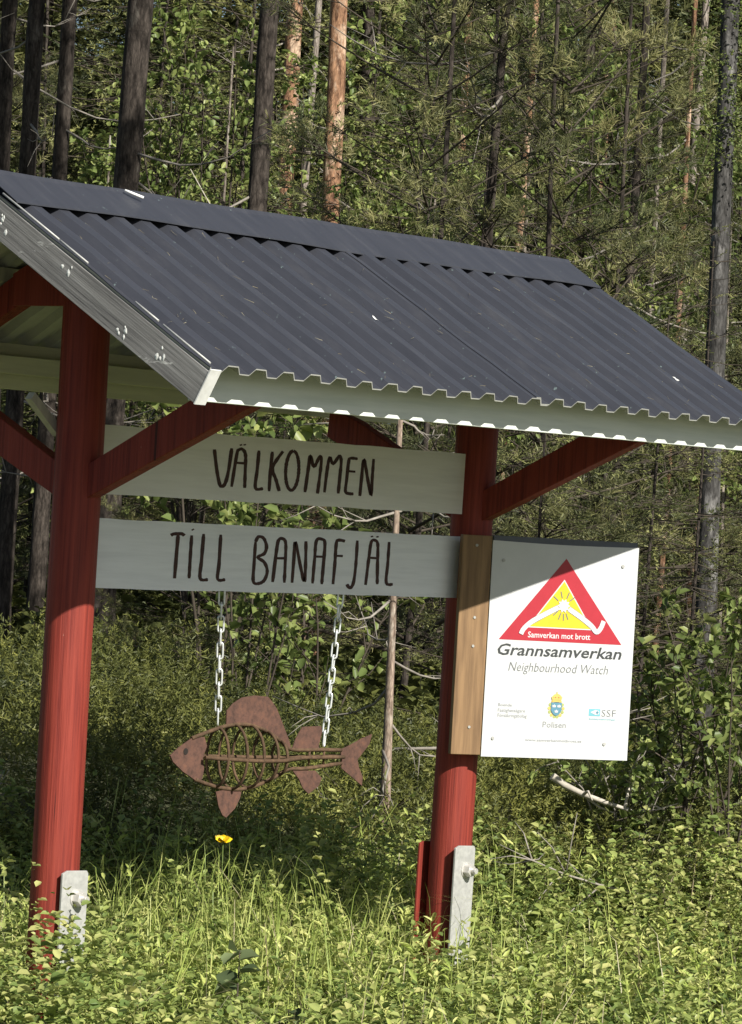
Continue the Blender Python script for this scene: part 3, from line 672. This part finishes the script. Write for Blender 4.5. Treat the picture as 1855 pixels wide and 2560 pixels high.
def chain(label, top, bot, turn):
    top, bot = Vector(top), Vector(bot); ch = empty('chain', top); d = bot-top; n = max(2, round(d.length/0.0410))
    tag(ch, label, 'chain', 'chains holding the fish'); q = d.to_track_quat('-Z', 'Y'); rn = random.Random(turn)
    for i in range(n):
        o = link('chain_link', LM, None, ch); o.location = d*((i+0.5)/n)
        o.rotation_mode = 'QUATERNION'
        o.rotation_quaternion = q @ Matrix.Rotation(math.radians((90 if i % 2 else 0)+55*turn+rn.uniform(-14, 14)), 4, 'Z').to_quaternion()
chain('galvanised chain from the lower board to the back of the rusty fish behind its head', (0.642, 0, H-0.262), (0.657, 0, .7765+ZO+0.012), 0.75)
chain('galvanised chain from the lower board to the tail of the rusty fish', (1.198, 0, H-0.262), (1.157, 0, .7046+ZO+0.012), 0.55)

#VEGETATION
# ------------------------------------------------------------------ vegetation: builders
def frame_perp(D):
    a = np.where(np.abs(D[:, 2:3]) < 0.9, np.array([[0, 0, 1.0]]), np.array([[1.0, 0, 0]]))
    u = unit(np.cross(D, a)); return u, np.cross(D, u)
def needle_blocks(P, D, Ls, k, nl, nw, ang=(35, 65), flat=0.0, base_t=None):
    n = len(P); D = unit(D); u, w = frame_perp(D)
    t = rng.uniform(0, 1.05, (n, k)); az = rng.uniform(0, 2*math.pi, (n, k)); an = np.radians(rng.uniform(*ang, (n, k)))
    base = P[:, None]+D[:, None]*(Ls[:, None]*t)[..., None]
    perp = u[:, None]*np.cos(az)[..., None]+w[:, None]*(np.sin(az)*(1-flat))[..., None]
    nd = D[:, None]*np.cos(an)[..., None]+perp*np.sin(an)[..., None]
    B = blade_blocks(base.reshape(-1, 3), nd.reshape(-1, 3), (nl*rng.uniform(.65, 1.1, (n, k))).reshape(-1), nw*rng.uniform(.7, 1.2, n*k))
    tint = np.repeat(rng.beta(2, 2.4, n) if base_t is None else base_t, k)+rng.normal(0, .10, n*k)
    return B, np.clip(tint, 0, 1)
def conifer(kind, h, R, z0, seed, shoots_per=1.0, nl=.05, nw=.007, k=16, shoot=.16, crown_only=False, step=.30, top_pow=0.8):
    rn = np.random.default_rng(seed); wood = MB(); P, D, Ls, TT = [], [], [], []
    z = z0
    while z < h-0.05:
        f = (z-z0)/(h-z0); rad = R*(1-f)**top_pow*(0.75+0.5*rn.random())
        if crown_only: rad = R*math.sin(math.pi*min(1, 0.12+0.80*f))**0.7*(0.7+0.5*rn.random())
        nb = rn.integers(4, 7)
        a0 = rn.uniform(0, 6.28)
        for b in range(nb):
            a = a0+b*6.283/nb+rn.normal(0, .25); r = rad*rn.uniform(.65, 1.15)+.12
            rise = {'pine': .28, 'spruce': -.22}[kind]+rn.normal(0, .12)+f*.3
            c = np.array([math.cos(a), math.sin(a), 0]); zz = z+rn.uniform(-.1, .1)
            pts = [np.array([0, 0, zz])+c*r*t+np.array([0, 0, r*(rise*t+(.22 if kind == 'spruce' else .10)*t*t)]) for t in (0, .35, .7, 1.0)]
            rw = max(.003, .006*r+.0025); bt = rn.choice([rn.normal(.22, .08), rn.normal(.68, .14)])  # bright and dark branch tints put dappled light into the needle colour
            wood.tube([tuple(p) for p in pts], [rw, rw*.75, rw*.5, rw*.25], 4, caps=False)
            ns = max(3, int(r*13*shoots_per))
            for s in range(ns):
                t = rn.uniform(.22 if kind == 'spruce' else .45, 1.0)**(.8 if kind == 'spruce' else .6); i = min(2, int(t*3)); u = t*3-i
                q = pts[i]*(1-u)+pts[i+1]*u; d0 = unit(pts[i+1]-pts[i])
                sd = np.array([-c[1], c[0], 0])*(1 if s % 2 else -1)
                ln = r*(1-t)*.45+.10
                d1 = unit(d0*rn.uniform(.5, 1.0)+sd*rn.uniform(.5, 1.1)+np.array([0, 0, rn.uniform(-.35, .35) if kind == 'pine' else rn.uniform(-.45, .1)]))
                e = q+d1*ln
                if ln > .16: wood.tube([tuple(q), tuple(e)], [.0035, .002], 3, caps=False)
                m_ = max(1, int(ln/shoot*1.3))
                for w in range(m_):
                    pp = q+d1*ln*rn.uniform(.1, 1); dd = unit(d1+rn.normal(0, .45, 3)+np.array([0, 0, .25 if kind == 'pine' else -.1]))
                    P.append(pp); D.append(dd); Ls.append(shoot*rn.uniform(.6, 1.2)); TT.append(bt+rn.normal(0, .12))
        z += step*rn.uniform(.75, 1.25)
    B, t = needle_blocks(np.array(P), np.array(D), np.array(Ls), k, nl, nw, (30, 70) if kind == 'pine' else (45, 80), 0 if kind == 'pine' else .55, np.array(TT))
    me = face_mesh(kind+'_crown', B, QUAD_F, t); me.materials.append(M[kind])
    wm = wood.mesh(kind+'_limbs'); wm.materials.append(M['darkwood'])
    return me, wm
def broadleaf(h, spread, nst, nl, L0, seed, leaf='birch', up=.9, wood='darkwood'):
    rn = np.random.default_rng(seed); wd = MB(); P, D = [], []
    for s in range(nst):
        a = rn.uniform(0, 6.28); sp = spread*rn.uniform(.2, 1); hh = h*rn.uniform(.65, 1)
        end = np.array([math.cos(a)*sp, math.sin(a)*sp, hh]); base = np.array([rn.normal(0, .03), rn.normal(0, .03), 0.])
        pts = [base+(end-base)*t+np.array([0, 0, .12*hh*math.sin(math.pi*t)])+rn.normal(0, .015*h*t+.001, 3) for t in np.linspace(0, 1, 6)]
        wd.tube([tuple(p) for p in pts], list(np.linspace(.003+.0025*h, .0015, 6)), 5, caps=False)
        for b in range(int(4+6*h)):
            t = rn.uniform(.25, 1); i = min(4, int(t*5)); u = t*5-i; q = pts[i]*(1-u)+pts[i+1]*u
            d = unit(unit(pts[i+1]-pts[i])*.6+rn.normal(0, .6, 3)); ln = (.12+.18*h*(1-t))*rn.uniform(.5, 1.2); e = q+d*ln
            wd.tube([tuple(q), tuple((q+e)/2+rn.normal(0, .01, 3)), tuple(e)], [.003, .002, .0012], 3, caps=False)
            for l in range(nl):
                P.append(q+(e-q)*rn.uniform(.25, 1.05)); D.append(unit(d*.5+rn.normal(0, .6, 3)+np.array([0, 0, -.15])))
    P, D = np.array(P), np.array(D); n = len(P)
    B = leaf_blocks(P, D, unit(rand_dirs(n)*.7+np.array([0, 0, 1.0])), L0*rng.uniform(.6, 1.2, n), L0*.72*rng.uniform(.7, 1.1, n))
    me = face_mesh('leaves', B, LEAF_F, np.clip(rng.beta(2, 2, n), 0, 1), True); me.materials.append(M[leaf])
    wm = wd.mesh('stems'); wm.materials.append(M[wood]); return me, wm
def trunk_mesh(h, r0, seed, m, lean=.02, taper=.55, seg=14):
    rn = random.Random(seed); mb = MB(); vs = []; rings = 46
    ph = [rn.uniform(0, 6) for _ in range(6)]; la = rn.uniform(0, 6.28)
    cs_ = []
    for i in range(rings+1):
        t = (i/rings)**1.3; z = -0.15+h*t; rr = r0*(1-taper*t)*(1+.35*math.exp(-z*4))
        c = (lean*z*math.cos(la)+.02*math.sin(z*.9+ph[0]), lean*z*math.sin(la)+.02*math.sin(z*.7+ph[1]))
        cs_.append((c[0], c[1], z, rr))
        for k in range(seg):
            a = 2*math.pi*k/seg; q = rr*(1+.05*math.sin(3*a+ph[2]+z*2)+.05*math.sin(7*a+ph[3]+z*6)+.04*rn.uniform(-1, 1))
            vs.append((c[0]+q*math.cos(a), c[1]+q*math.sin(a), z))
    fs = [(i*seg+k, i*seg+(k+1) % seg, (i+1)*seg+(k+1) % seg, (i+1)*seg+k) for i in range(rings) for k in range(seg)]
    mb.add(vs, fs, True); me = mb.mesh('trunk'); me.materials.append(M[m]); return me, cs_
def dead_limb(base, ang, ln, rise, seed, twigs=5, r=.010, sag=.15):
    rn = random.Random(seed); mb = MB(); c = Vector((math.cos(ang), math.sin(ang), 0)); pts = []
    for i in range(7):
        t = i/6; pts.append(Vector(base)+c*ln*t+Vector((rn.gauss(0, .012), rn.gauss(0, .012), ln*(rise*t-sag*math.sin(math.pi*t)))))
    mb.tube(pts, [r*(1-.8*i/6) for i in range(7)], 5)
    for k in range(twigs):
        i = rn.randint(2, 5); d = (pts[i+1]-pts[i]).normalized(); d = (d*.6+Vector((rn.gauss(0, .6), rn.gauss(0, .6), rn.gauss(0, .5)))).normalized()
        l = ln*rn.uniform(.15, .4); e = pts[i]+d*l; mid = (pts[i]+e)/2+Vector((0, 0, rn.uniform(-.02, .03)))
        mb.tube([pts[i], mid, e], [r*.45, r*.3, r*.15], 4)
    return mb
# shared crowns
YP = [conifer('pine', 5.2, 1.25, .5, 21, 1.3, .052, .0042, 30, .14), conifer('pine', 4.2, 1.35, .3, 22, 1.4, .052, .0042, 30, .14)]
YS = [conifer('spruce', 5.6, 1.15, .25, 31, 1.5, .026, .0075, 18, .15), conifer('spruce', 4.2, 1.25, .2, 32, 1.5, .028, .0075, 18, .15)]
FS = [conifer('spruce', 15, 2.3, .6, 41, 1.0, .10, .028, 16, .34, step=.5), conifer('spruce', 13, 2.0, .4, 42, 1.0, .10, .026, 16, .32, step=.45)]
PC = [conifer('pine', 15.5, 2.1, 6.2, 51, .75, .10, .020, 14, .30, True, .55), conifer('pine', 14.5, 1.9, 5.6, 52, .75, .10, .020, 14, .30, True, .55)]

def plant(name, pair, r, d, sc, rot, label, cat, group, wood='limbs', crown='crown', tr=None):
    p = at(r, d); z = float(gz(p.x, p.y)); e = empty(name, (p.x, p.y, z-.02), rot); e.scale = (sc, sc, sc)
    tag(e, label, cat, group)
    link(crown, pair[0], None, e)['kind'] = 'stuff'; link(wood, pair[1], None, e)['kind'] = 'stuff'
    if tr: me, _ = trunk_mesh(tr[0], tr[1], int(rot*100), tr[2]); link('trunk', me, None, e)
    return e
def tree(name, r, d, h, rad, bark, crown, nd, label, group=None, seed=1, lean=.012, limb_z=(1.2, 6), limb_l=(.4, 1.3), lm='deadwood', cw=1.0):
    p = at(r, d); z = float(gz(p.x, p.y)); e = empty(name, (p.x, p.y, z)); tag(e, label, 'tree', group)
    me, cs_ = trunk_mesh(h, rad, seed, bark, lean); link('trunk', me, None, e)
    rn = random.Random(seed+99)
    for i in range(nd):
        zz = rn.uniform(*limb_z); c = min(cs_, key=lambda q: abs(q[2]-zz)); a = rn.uniform(0, 6.28)
        dead_limb((c[0]+math.cos(a)*c[3]*.7, c[1]+math.sin(a)*c[3]*.7, zz), a, rn.uniform(*limb_l), rn.uniform(-.25, .25), seed*31+i, 4, .009).build('dead_limb', lm, e)
    if crown is not None:
        s = h/15.0; c = cs_[-12]
        for q, nm in zip(PC[crown], ('crown', 'limbs')):
            o = link(nm, q, None, e); o['kind'] = 'stuff'; o.scale = (s*cw, s*cw, s); o.location = (c[0], c[1], 0); o.rotation_euler[2] = seed*1.3
    return e

# ------------------------------------------------------------------ trees whose trunks show
tree('pine_tree', -2.5, 22, 15, .058, 'bark_dark', 0, 8, 'thin grey pine trunk beside the darker pair behind the ridge end', seed=1)
tree('pine_tree', -2.245, 21, 15, .060, 'bark_dark', 1, 8, 'dark brown pine trunk paired with a thin grey one behind the ridge end', seed=2)
tree('pine_tree', -2.256, 23, 14, .061, 'bark_dark', 0, 10, 'dark pine trunk between the brown pair and the thickest trunk', seed=3)
tree('pine_tree', -1.565, 20, 15, .087, 'bark_dark', 1, 9, 'thickest dark pine trunk of all, with a dead branch curving near the roof', seed=4)
tree('pine_tree', -.868, 22, 15.5, .072, 'bark_dark', None, 8, 'straight dark grey pine trunk next to the orange one', seed=5)
F_ = tree('pine_tree', -.377, 24, 15, .074, 'bark_red', None, 5, 'sunlit orange flaky pine trunk with a long pale drooping branch', seed=6)
c = Vector((0, 0, 3.15)); a0 = math.atan2(-RT.y, -RT.x)
mb = dead_limb((0, 0, 3.12), a0+.1, 1.05, .42, 77, 6, .014, .30); mb.build('pale_dead_limb', 'paletwig', F_)
tree('pine_tree', -.767, 30, 14, .039, 'bark_pale', None, 6, 'slender pale trunk standing behind the orange pine', seed=7)
tree('pine_tree', .538, 19, 11, .031, 'bark_dark', None, 14, 'thin dark leaning trunk among the young pines above the roof', seed=8, limb_z=(2.2, 8), lean=.03)
tree('pine_tree', .998, 27, 13, .035, 'bark_red', None, 6, 'slim reddish trunk half hidden by young pine branches', seed=9)
tree('pine_tree', 1.557, 22, 13, .031, 'bark_dark', None, 9, 'slim black trunk rising behind the low end of the ridge', seed=10, limb_z=(2, 6))
K_ = tree('birch_tree', 1.55, 15.5, 12, .050, 'bark_birch', None, 7, 'grey spotted birch trunk beside the lower roof corner', seed=12, limb_z=(2.4, 7))
for o_, s_ in ((0, 1.0),):
    pair = broadleaf(4.0, 1.3, 14, 7, .05, 61)
    for q, nm in zip(pair, ('crown', 'limbs')):
        o = link(nm, q, None, K_); o['kind'] = 'stuff'; o.location = (0, 0, 5.0)
    for zq, sq, rq in ((2.7, .32, 1.0), (3.3, .36, 3.5)):
        o = link('leafy_branch', pair[0], None, K_); o['kind'] = 'stuff'; o.location = (0, 0, zq); o.scale = (sq, sq, sq*.8); o.rotation_euler[2] = rq
for i, (r, d, rad, bark, lab) in enumerate(((2.303, 27, .024, 'bark_red', 'thin orange trunk between two pale ones beyond the roof slope'), (2.895, 33, .047, 'bark_pale', 'pale straight trunk next to the thin orange one'),
        (2.681, 28, .046, 'bark_red', 'orange-brown trunk just left of the spotted birch'), (2.385, 30, .028, 'bark_pale', 'very thin pale trunk among dead branches beyond the roof slope'),
        (.673, 33, .046, 'bark_red', 'orange trunk glimpsed through the young pines above the roof'), (2.194, 36, .072, 'bark_red', 'broad reddish trunk deep in the wood behind the roof end'),
        (-1.05, 32, .094, 'bark_red', 'broad dim reddish trunk low behind the ridge between grey and orange pines'))):
    tree('pine_tree', r, d, 15, rad, bark, i % 2 if i > 4 else None, 14, lab, seed=20+i, limb_z=(1.5, 7))
S_ = tree('young_pine', .106, 13, 2.15, .0205, 'bark_slim', None, 0, 'slim bare sapling with snapped twigs standing behind the fish', seed=40, lean=.004)
rn = random.Random(3)
for i in range(16):
    zz = .35+i*.115; a = rn.uniform(0, 6.28); 
    dead_limb((0, 0, zz), a, rn.uniform(.12, .62), rn.uniform(-.35, .15), 400+i, 5, .006).build('dead_limb', 'deadwood', S_)
# fallen and dry branches
def stick(r, d, z, ang, ln, rise, seed, m, label, rr=.012, twigs=6):
    p = at(r, d); e = empty('dry_branch', (p.x, p.y, float(gz(p.x, p.y))+z)); tag(e, label, 'branch')
    dead_limb((0, 0, 0), ang, ln, rise, seed, twigs, rr, .05).build('stem', m, e)
aR = math.atan2(RT.y, RT.x)
stick(.74, 12.9, .42, aR-.3, .42, -.30, 501, 'paletwig', 'pale dry branch lying on the brush below the neighbourhood watch sign', .016)
stick(1.0, 13.2, .35, aR+.5, .7, .45, 502, 'deadwood', 'grey dry branch rising from the brush behind the watch sign', .010)
stick(.9, 12.6, .12, aR+.2, .8, .15, 503, 'deadwood', 'grey twiggy branch in the brown brush beside the far post', .009, 9)
stick(1.25, 12.4, .10, aR-2.7, .8, .25, 504, 'deadwood', 'dead bent branch in the brown brush near the leafy bush', .008, 9)
stick(.15, 13.4, .40, aR+.1, 1.0, .22, 505, 'deadwood', 'dead twiggy branch between the slim sapling and the far post', .008, 10)
stick(-.15, 12.9, .10, aR+.6, .8, .5, 506, 'darkwood', 'dark bare twig standing below the fish tail', .006, 10)

# young conifers in front of the trunks
spots = [('p', 0, .20, 17.5, 1.05), ('p', 1, .95, 18.5, 1.15), ('p', 0, 1.35, 20, 1.0), ('s', 0, .55, 21, 1.1), ('s', 1, .15, 24, 1.2), ('p', 0, 1.1, 25, 1.2), ('s', 0, 1.7, 29, 1.1),
         ('s', 1, -.55, 28, 1.3), ('s', 0, -1.25, 27, 1.2), ('s', 1, -1.95, 27.5, 1.4), ('s', 0, -2.7, 27, 1.2), ('p', 1, -3.3, 25, 1.2), ('s', 0, -.15, 31, 1.4), ('s', 1, -1.6, 32, 1.5), ('s', 0, -2.6, 33, 1.4),
         ('s', 1, .9, 30, 1.3), ('s', 0, 1.9, 31, 1.3), ('s', 1, 3.0, 30, 1.3), ('s', 1, 4.7, 25, 1.2), ('p', 1, -4.2, 22, 1.2), ('s', 0, -4.4, 28, 1.3), ('s', 0, 4.3, 30, 1.4),
         ('s', 1, .75, 15.8, .55), ('s', 0, -.45, 17.2, .42), ('s', 1, 1.25, 15.2, .60), ('s', 0, 1.40, 14.7, .50), ('p', 1, -.95, 18.0, .45)]
rn = random.Random(8)
own = {(1.40, 14.7): 'small young spruce standing right in front of the spotted birch', (.75, 15.8): 'small young spruce crouching just behind the watch sign', (-.45, 17.2): 'small young spruce behind the leafy saplings above the fish', (1.25, 15.2): 'small young spruce between the watch sign and the spotted birch', (-.95, 18.0): 'small young pine behind the nearer post and the lower board',
       (.20, 17.5): 'bushy young pine right of the orange trunk, above the ridge', (.95, 18.5): 'broad young pine rising over the middle of the ridge', (1.35, 20): 'bushy young pine over the low end of the ridge'}
for k, v, r, d, s in spots:
    pr = (YP if k == 'p' else YS)[v]
    if k == 'p': plant('young_pine', pr, r, d, s, rn.uniform(0, 6), own.get((r, d), 'bushy young pine in the undergrowth at the edge of the wood'), 'tree', 'young pines in the undergrowth', tr=(5.0 if v == 0 else 4.0, .019, 'bark_dark'))
    else: plant('young_spruce', pr, r, d, s, rn.uniform(0, 6), own.get((r, d), 'young spruce with drooping branches in the shade of the wood'), 'tree', 'young spruces in the undergrowth', tr=(5.4 if v == 0 else 4.0, .018, 'bark_dark'))
# tall spruces that close the wood
k = 0
for d, n_, w in ((35, 9, 7.5), (39, 9, 8.5), (44, 10, 10), (50, 10, 12), (57, 11, 14), (64, 13, 15), (70, 14, 16)):
    for i in range(n_):
        r = -w+2*w*(i+.5+rn.uniform(-.3, .3))/n_
        plant('spruce_tree', FS[k % 2], r, d+rn.uniform(-1.5, 1.5), rn.uniform(.85, 1.15), rn.uniform(0, 6), 'tall spruce closing the view deep in the wood', 'tree', 'tall spruces deep in the wood', tr=(14, .075, 'bark_dark')); k += 1
# tall pines added out of view on the right, to shade the trunks
for i, (r, d) in enumerate(((2.75, 15.2), (9.6, 14.0), (10.5, 18))):
    tree('pine_tree', r, d, 14+i % 3, .09, 'bark_dark', i % 2, 3, 'tall pine added out of view to shade the trunks behind the ridge', 'tall pines added out of view for their shade', seed=70+i, cw=.55 if i == 0 else 1.0)
# young birches whose leaves catch the sun
YB = [broadleaf(5.0, 1.25, 15, 7, .062, 81), broadleaf(4.2, 1.1, 13, 7, .060, 82)]
for i, (r, d, s, lab) in enumerate(((-1.25, 24.5, 1.0, 'sunlit young birch between the thickest trunk and the dark grey trunk'), (-2.05, 26, 1.05, 'sunlit young birch between the dark brown trunks and the thickest one'), (-.62, 27.5, 1.1, 'young birch glowing between the dark grey and the orange trunk'),
        (.35, 22.5, .95, 'young birch among the pines just right of the orange trunk'), (1.75, 24.5, 1.0, 'young birch over the low end of the roof'), (2.5, 24, 1.0, 'young birch between the slim trunks and the spotted birch'), (1.05, 27.5, 1.25, 'tall young birch deep among the pines above the roof'))):
    plant('young_birch', YB[i % 2], r, d, s, i*1.7, lab, 'tree', None, 'limbs', 'crown', tr=(4.6 if i % 2 == 0 else 3.9, .016, 'bark_pale'))
# leafy saplings
BL = [broadleaf(1.0, .45, 6, 8, .045, 71), broadleaf(1.5, .5, 6, 8, .055, 72), broadleaf(.7, .40, 12, 6, .042, 73, wood='deadwood')]
for v, r, d, s, lab in ((1, -.50, 14.6, 1.05, 'leafy green sapling behind the chain above the fish head'), (0, -.22, 15.2, 1.35, 'leafy sapling between the two chains'), (1, -.75, 16.5, 1.5, 'bright leaved sapling seen above the upper board'),
        (0, 1.30, 12.9, 1.25, 'thin leafed bush with light green sprays beside the watch sign'), (1, 1.42, 12.7, .80, 'round leaved bush at the far end of the verge'), (2, 1.05, 13.0, 1.0, 'low leafy shrub under the watch sign'), (0, 1.75, 13.4, 1.2, 'round leaved sapling behind the bush at the far end of the verge'), (2, -1.45, 12.2, .9, 'small leafy shrub on the outer side of the nearer post')):
    plant('leafy_sapling', BL[v], r, d, s, r*9+d, lab, 'bush', None, 'stems', 'foliage')

# ------------------------------------------------------------------ ground cover
def scatter(n, r0, r1, d0, d1):
    r = rng.uniform(r0, r1, n); d = rng.uniform(d0, d1, n)
    x = EYE.x+RT.x*r+FW.x*d; y = EYE.y+RT.y*r+FW.y*d
    return r, d, np.stack([x, y, gz(x, y)], 1)
def blot(p, f, s):                           # smooth patchiness 0..1
    return .5+.25*(np.sin(p[:, 0]*f+s)+np.sin(p[:, 1]*f*1.3+2*s))*np.cos(p[:, 0]*f*.6-p[:, 1]*f*.8+s)
def stems_with_leaves(P, hgt, lean, nleaf, L, W, tint, t0=.25, up=.35):
    n = len(P); a = rng.uniform(0, 2*math.pi, n); o = np.stack([np.cos(a), np.sin(a), 0*a], 1)*lean[:, None]
    t = np.sort(rng.uniform(t0, 1, (n, nleaf)), 1)
    pos = P[:, None]+np.array([0, 0, 1.0])*(hgt[:, None]*t)[..., None]+o[:, None]*(hgt[:, None]*t*t)[..., None]
    az = rng.uniform(0, 2*math.pi, (n, nleaf)); D = np.stack([np.cos(az), np.sin(az), rng.normal(up, .3, (n, nleaf))], -1)
    m_ = n*nleaf; s = rng.uniform(.55, 1.25, m_)*np.repeat(rng.uniform(.6, 1.4, n), nleaf)
    B = leaf_blocks(pos.reshape(-1, 3), D.reshape(-1, 3), unit(rand_dirs(m_)*.55+np.array([0, 0, 1.0])), L*s, W*s)
    tt = np.clip(np.repeat(tint, nleaf)+rng.normal(0, .13, m_), 0, 1); return B, tt
r, d, P = scatter(10500, -2.4, 2.6, 8.2, 12.7)
near = np.minimum(np.hypot(P[:, 0]-0, P[:, 1]), np.hypot(P[:, 0]-L, P[:, 1]))
pt = blot(P, 2.3, 1.0)
hg = (.08+.22*rng.random(len(P))**1.4)*(.55+.95*pt)
hg = np.where((np.hypot(P[:, 0]-L, P[:, 1]) < .40) & (d < 11.3), hg*.85, hg*1.08); hg = np.where(d > 11.5, hg*1.25, hg)
hg = np.where((r < -.55) & (d < 9.75), np.maximum(hg*1.45, .31+.14*rng.random(len(P))), hg)
hg = np.where((np.hypot(P[:, 0]-L, P[:, 1]) < .55) & (d < 11.1), np.maximum(hg, .13+.08*rng.random(len(P))), hg)
keep = np.hypot(P[:, 0], P[:, 1]) > .10
B, t = stems_with_leaves(P[keep], hg[keep], rng.uniform(0, .5, keep.sum()), 14, .027, .0185, np.clip(.20+.6*pt[keep]+.24*rng.normal(size=keep.sum()), 0, 1))
tag(link('bilberry_carpet', face_mesh('bilberry_carpet', B, LEAF_F, t, True), 'bilberry'), 'dense carpet of small oval bilberry leaves around the posts', 'ground cover', kind='stuff')
r, d, P = scatter(22000, -2.4, 2.6, 8.4, 12.8)
w = np.exp(-((r+.35)/.65)**2-((d-11.3)/1.2)**2)+.10*blot(P, 2.9, 1.7)+.02
keep = rng.random(len(r)) < w; P = P[keep]; n = len(P)
B = grass_blocks(P, rng.uniform(.16, .46, n), rng.uniform(.0022, .0045, n), rng.uniform(.1, .8, n))
tag(link('verge_grass', face_mesh('verge_grass', B, GRASS_F, np.clip(rng.beta(2, 2, n), 0, 1)), 'grass'), 'fine green grass growing between the two posts', 'grass', kind='stuff')
r, d, P = scatter(3600, -2.4, 2.6, 8.3, 12.7); pt = blot(P, 3.7, 4.0); keep = rng.random(len(P)) < pt*1.3; P = P[keep]; pt = pt[keep]; n = len(P)
keep = np.hypot(P[:, 0], P[:, 1]) > .12; P = P[keep]; n = len(P)
B, t = stems_with_leaves(P, rng.uniform(.14, .34, n), rng.uniform(.05, .6, n), 16, .034, .0095, np.clip(rng.normal(.62, .2, n), 0, 1), .15, .8)
tag(link('verge_herbs', face_mesh('verge_herbs', B, LEAF_F, t, True), 'grass'), 'narrow leaved yellowish herbs mixed into the bilberry carpet', 'ground cover', kind='stuff')
r, d, P = scatter(900, -2.4, 2.6, 8.6, 12.7); n = len(P)   # dry straws
B = grass_blocks(P, rng.uniform(.18, .42, n), rng.uniform(.0025, .004, n), rng.uniform(.2, 1.3, n))
tag(link('dry_straw', face_mesh('dry_straw', B, GRASS_F, rng.random(n)), 'straw'), 'pale dry straws scattered through the verge plants', 'grass', kind='stuff')
# heath bank behind the shelter
r, d, P = scatter(5200, -3.6, 3.4, 12.3, 15.2)
hh = np.where(r < -.45, .46, .30)*(.6+.7*rng.random(len(r)))*sstep(12.0, 13.2, d)*(.8+.4*blot(P, 1.9, .3))+.10
n = len(P); ns_ = 6; kk = 13
a = rng.uniform(0, 6.28, n); o = np.stack([np.cos(a), np.sin(a), 0*a], 1)*rng.uniform(.05, .5, n)[:, None]
t = rng.uniform(.30, 1, (n, ns_)); pos = P[:, None]+np.array([0, 0, 1.0])*(hh[:, None]*t*.85)[..., None]+o[:, None]*(hh[:, None]*t*t)[..., None]+rng.normal(0, .02, (n, ns_, 3))
D = rng.normal(0, .45, (n*ns_, 3))+np.array([0, 0, 1.0])
B, _ = needle_blocks(pos.reshape(-1, 3), D, rng.uniform(.05, .12, n*ns_), kk, .024, .0062, (35, 75))
tt = np.clip(np.repeat(.05+.75*blot(P, 3.1, 2.2)+.18*rng.normal(size=n), ns_*kk)+rng.normal(0, .10, n*ns_*kk), 0, 1)
tag(link('heath_shrubs', face_mesh('heath_shrubs', B, QUAD_F, tt), 'heath'), 'olive heath shrubs covering the bank behind the posts', 'shrubs', kind='stuff')
# low shrubs inside the wood
r, d, P = scatter(5200, -6, 6, 15, 34)
B, t = stems_with_leaves(P, rng.uniform(.15, .45, len(P)), rng.uniform(0, .5, len(P)), 12, .085, .055, np.clip(.3*rng.random(len(P))+.2, 0, 1))
tag(link('forest_floor_plants', face_mesh('forest_floor_plants', B, LEAF_F, t), 'heath'), 'low shrubs covering the forest floor between the trunks', 'ground cover', kind='stuff')
# dull big leaved seedlings in front
def seedling(r, d, h, nlv, L0, seed, label):
    p = at(r, d); e = empty('aspen_seedling', (p.x, p.y, float(gz(p.x, p.y)))); tag(e, label, 'plant')
    rn = np.random.default_rng(seed); MB().tube([(0, 0, 0), (.01, 0, h*.5), (.02, .01, h)], [.004, .003, .002], 6).build('stem', 'darkwood', e)
    for i in range(nlv):
        a = rn.uniform(0, 6.28); P = np.array([[.012, .005, h*rn.uniform(.45, 1)]]); D = np.array([[math.cos(a), math.sin(a), rn.uniform(-.3, .5)]])
        B = leaf_blocks(P, D, np.array([[rn.normal(0, .3), rn.normal(0, .3), 1.0]]), np.array([L0*rn.uniform(.7, 1.1)]), np.array([L0*.72]))
        link('leaf', face_mesh('leaf', B, LEAF_F, rn.uniform(0, 1, 1), True), 'bigleaf', e)
seedling(-.30, 9.45, .36, 9, .085, 1, 'dull grey-green seedling with broad leaves in the verge between the posts')
seedling(-.42, 9.15, .22, 7, .075, 2, 'low broad leaved seedling with brownish leaves at the verge edge')
seedling(-.15, 9.2, .24, 7, .07, 3, 'broad leaved seedling next to the dull grey-green one')
# yellow flower
p = at(-.445, 11.75); FL = empty('yellow_flower', (p.x, p.y, float(gz(p.x, p.y)))); tag(FL, 'single bright yellow flower standing in the grass below the fish', 'flower')
zt = .435-float(gz(p.x, p.y)); MB().tube([(0, 0, 0), (.006, 0, zt*.6), (0, 0, zt)], .002, 5).build('stem', 'grass', FL)
for i in range(9):
    a = i*2*math.pi/9; B = leaf_blocks(np.array([[0, 0, zt]]), np.array([[math.cos(a)+.3*-FW.x, math.sin(a)+.3*-FW.y, .35+.3*(i % 2)]]), np.array([[-FW.x, -FW.y, .8]]), np.array([.034]), np.array([.026]), .1, .1)
    link('petal', face_mesh('petal', B, LEAF_F, np.array([.5]), True), 'yellow', FL)
# brown needles fallen on the roof
n = 240; xx = rng.uniform(XL, XR, n); yy = -rng.uniform(.16, WN-.02, n)
pv = np.array([prof((q+.262)/PITCH+.5) for q in xx]); of = -.012+AMP*pv+.0055
P = np.stack([xx, yy-of*sn, ZR+yy*TANP+of*cs], 1); a = rng.uniform(0, 6.28, n)
D = np.stack([np.cos(a), np.sin(a)*cs, np.sin(a)*sn], 1)
B = blade_blocks(P, D, rng.uniform(.012, .035, n), np.full(n, .0011))
o = link('fallen_needle_litter', face_mesh('fallen_needle_litter', B, QUAD_F, rng.random(n)), 'straw', SH); o['kind'] = 'stuff'
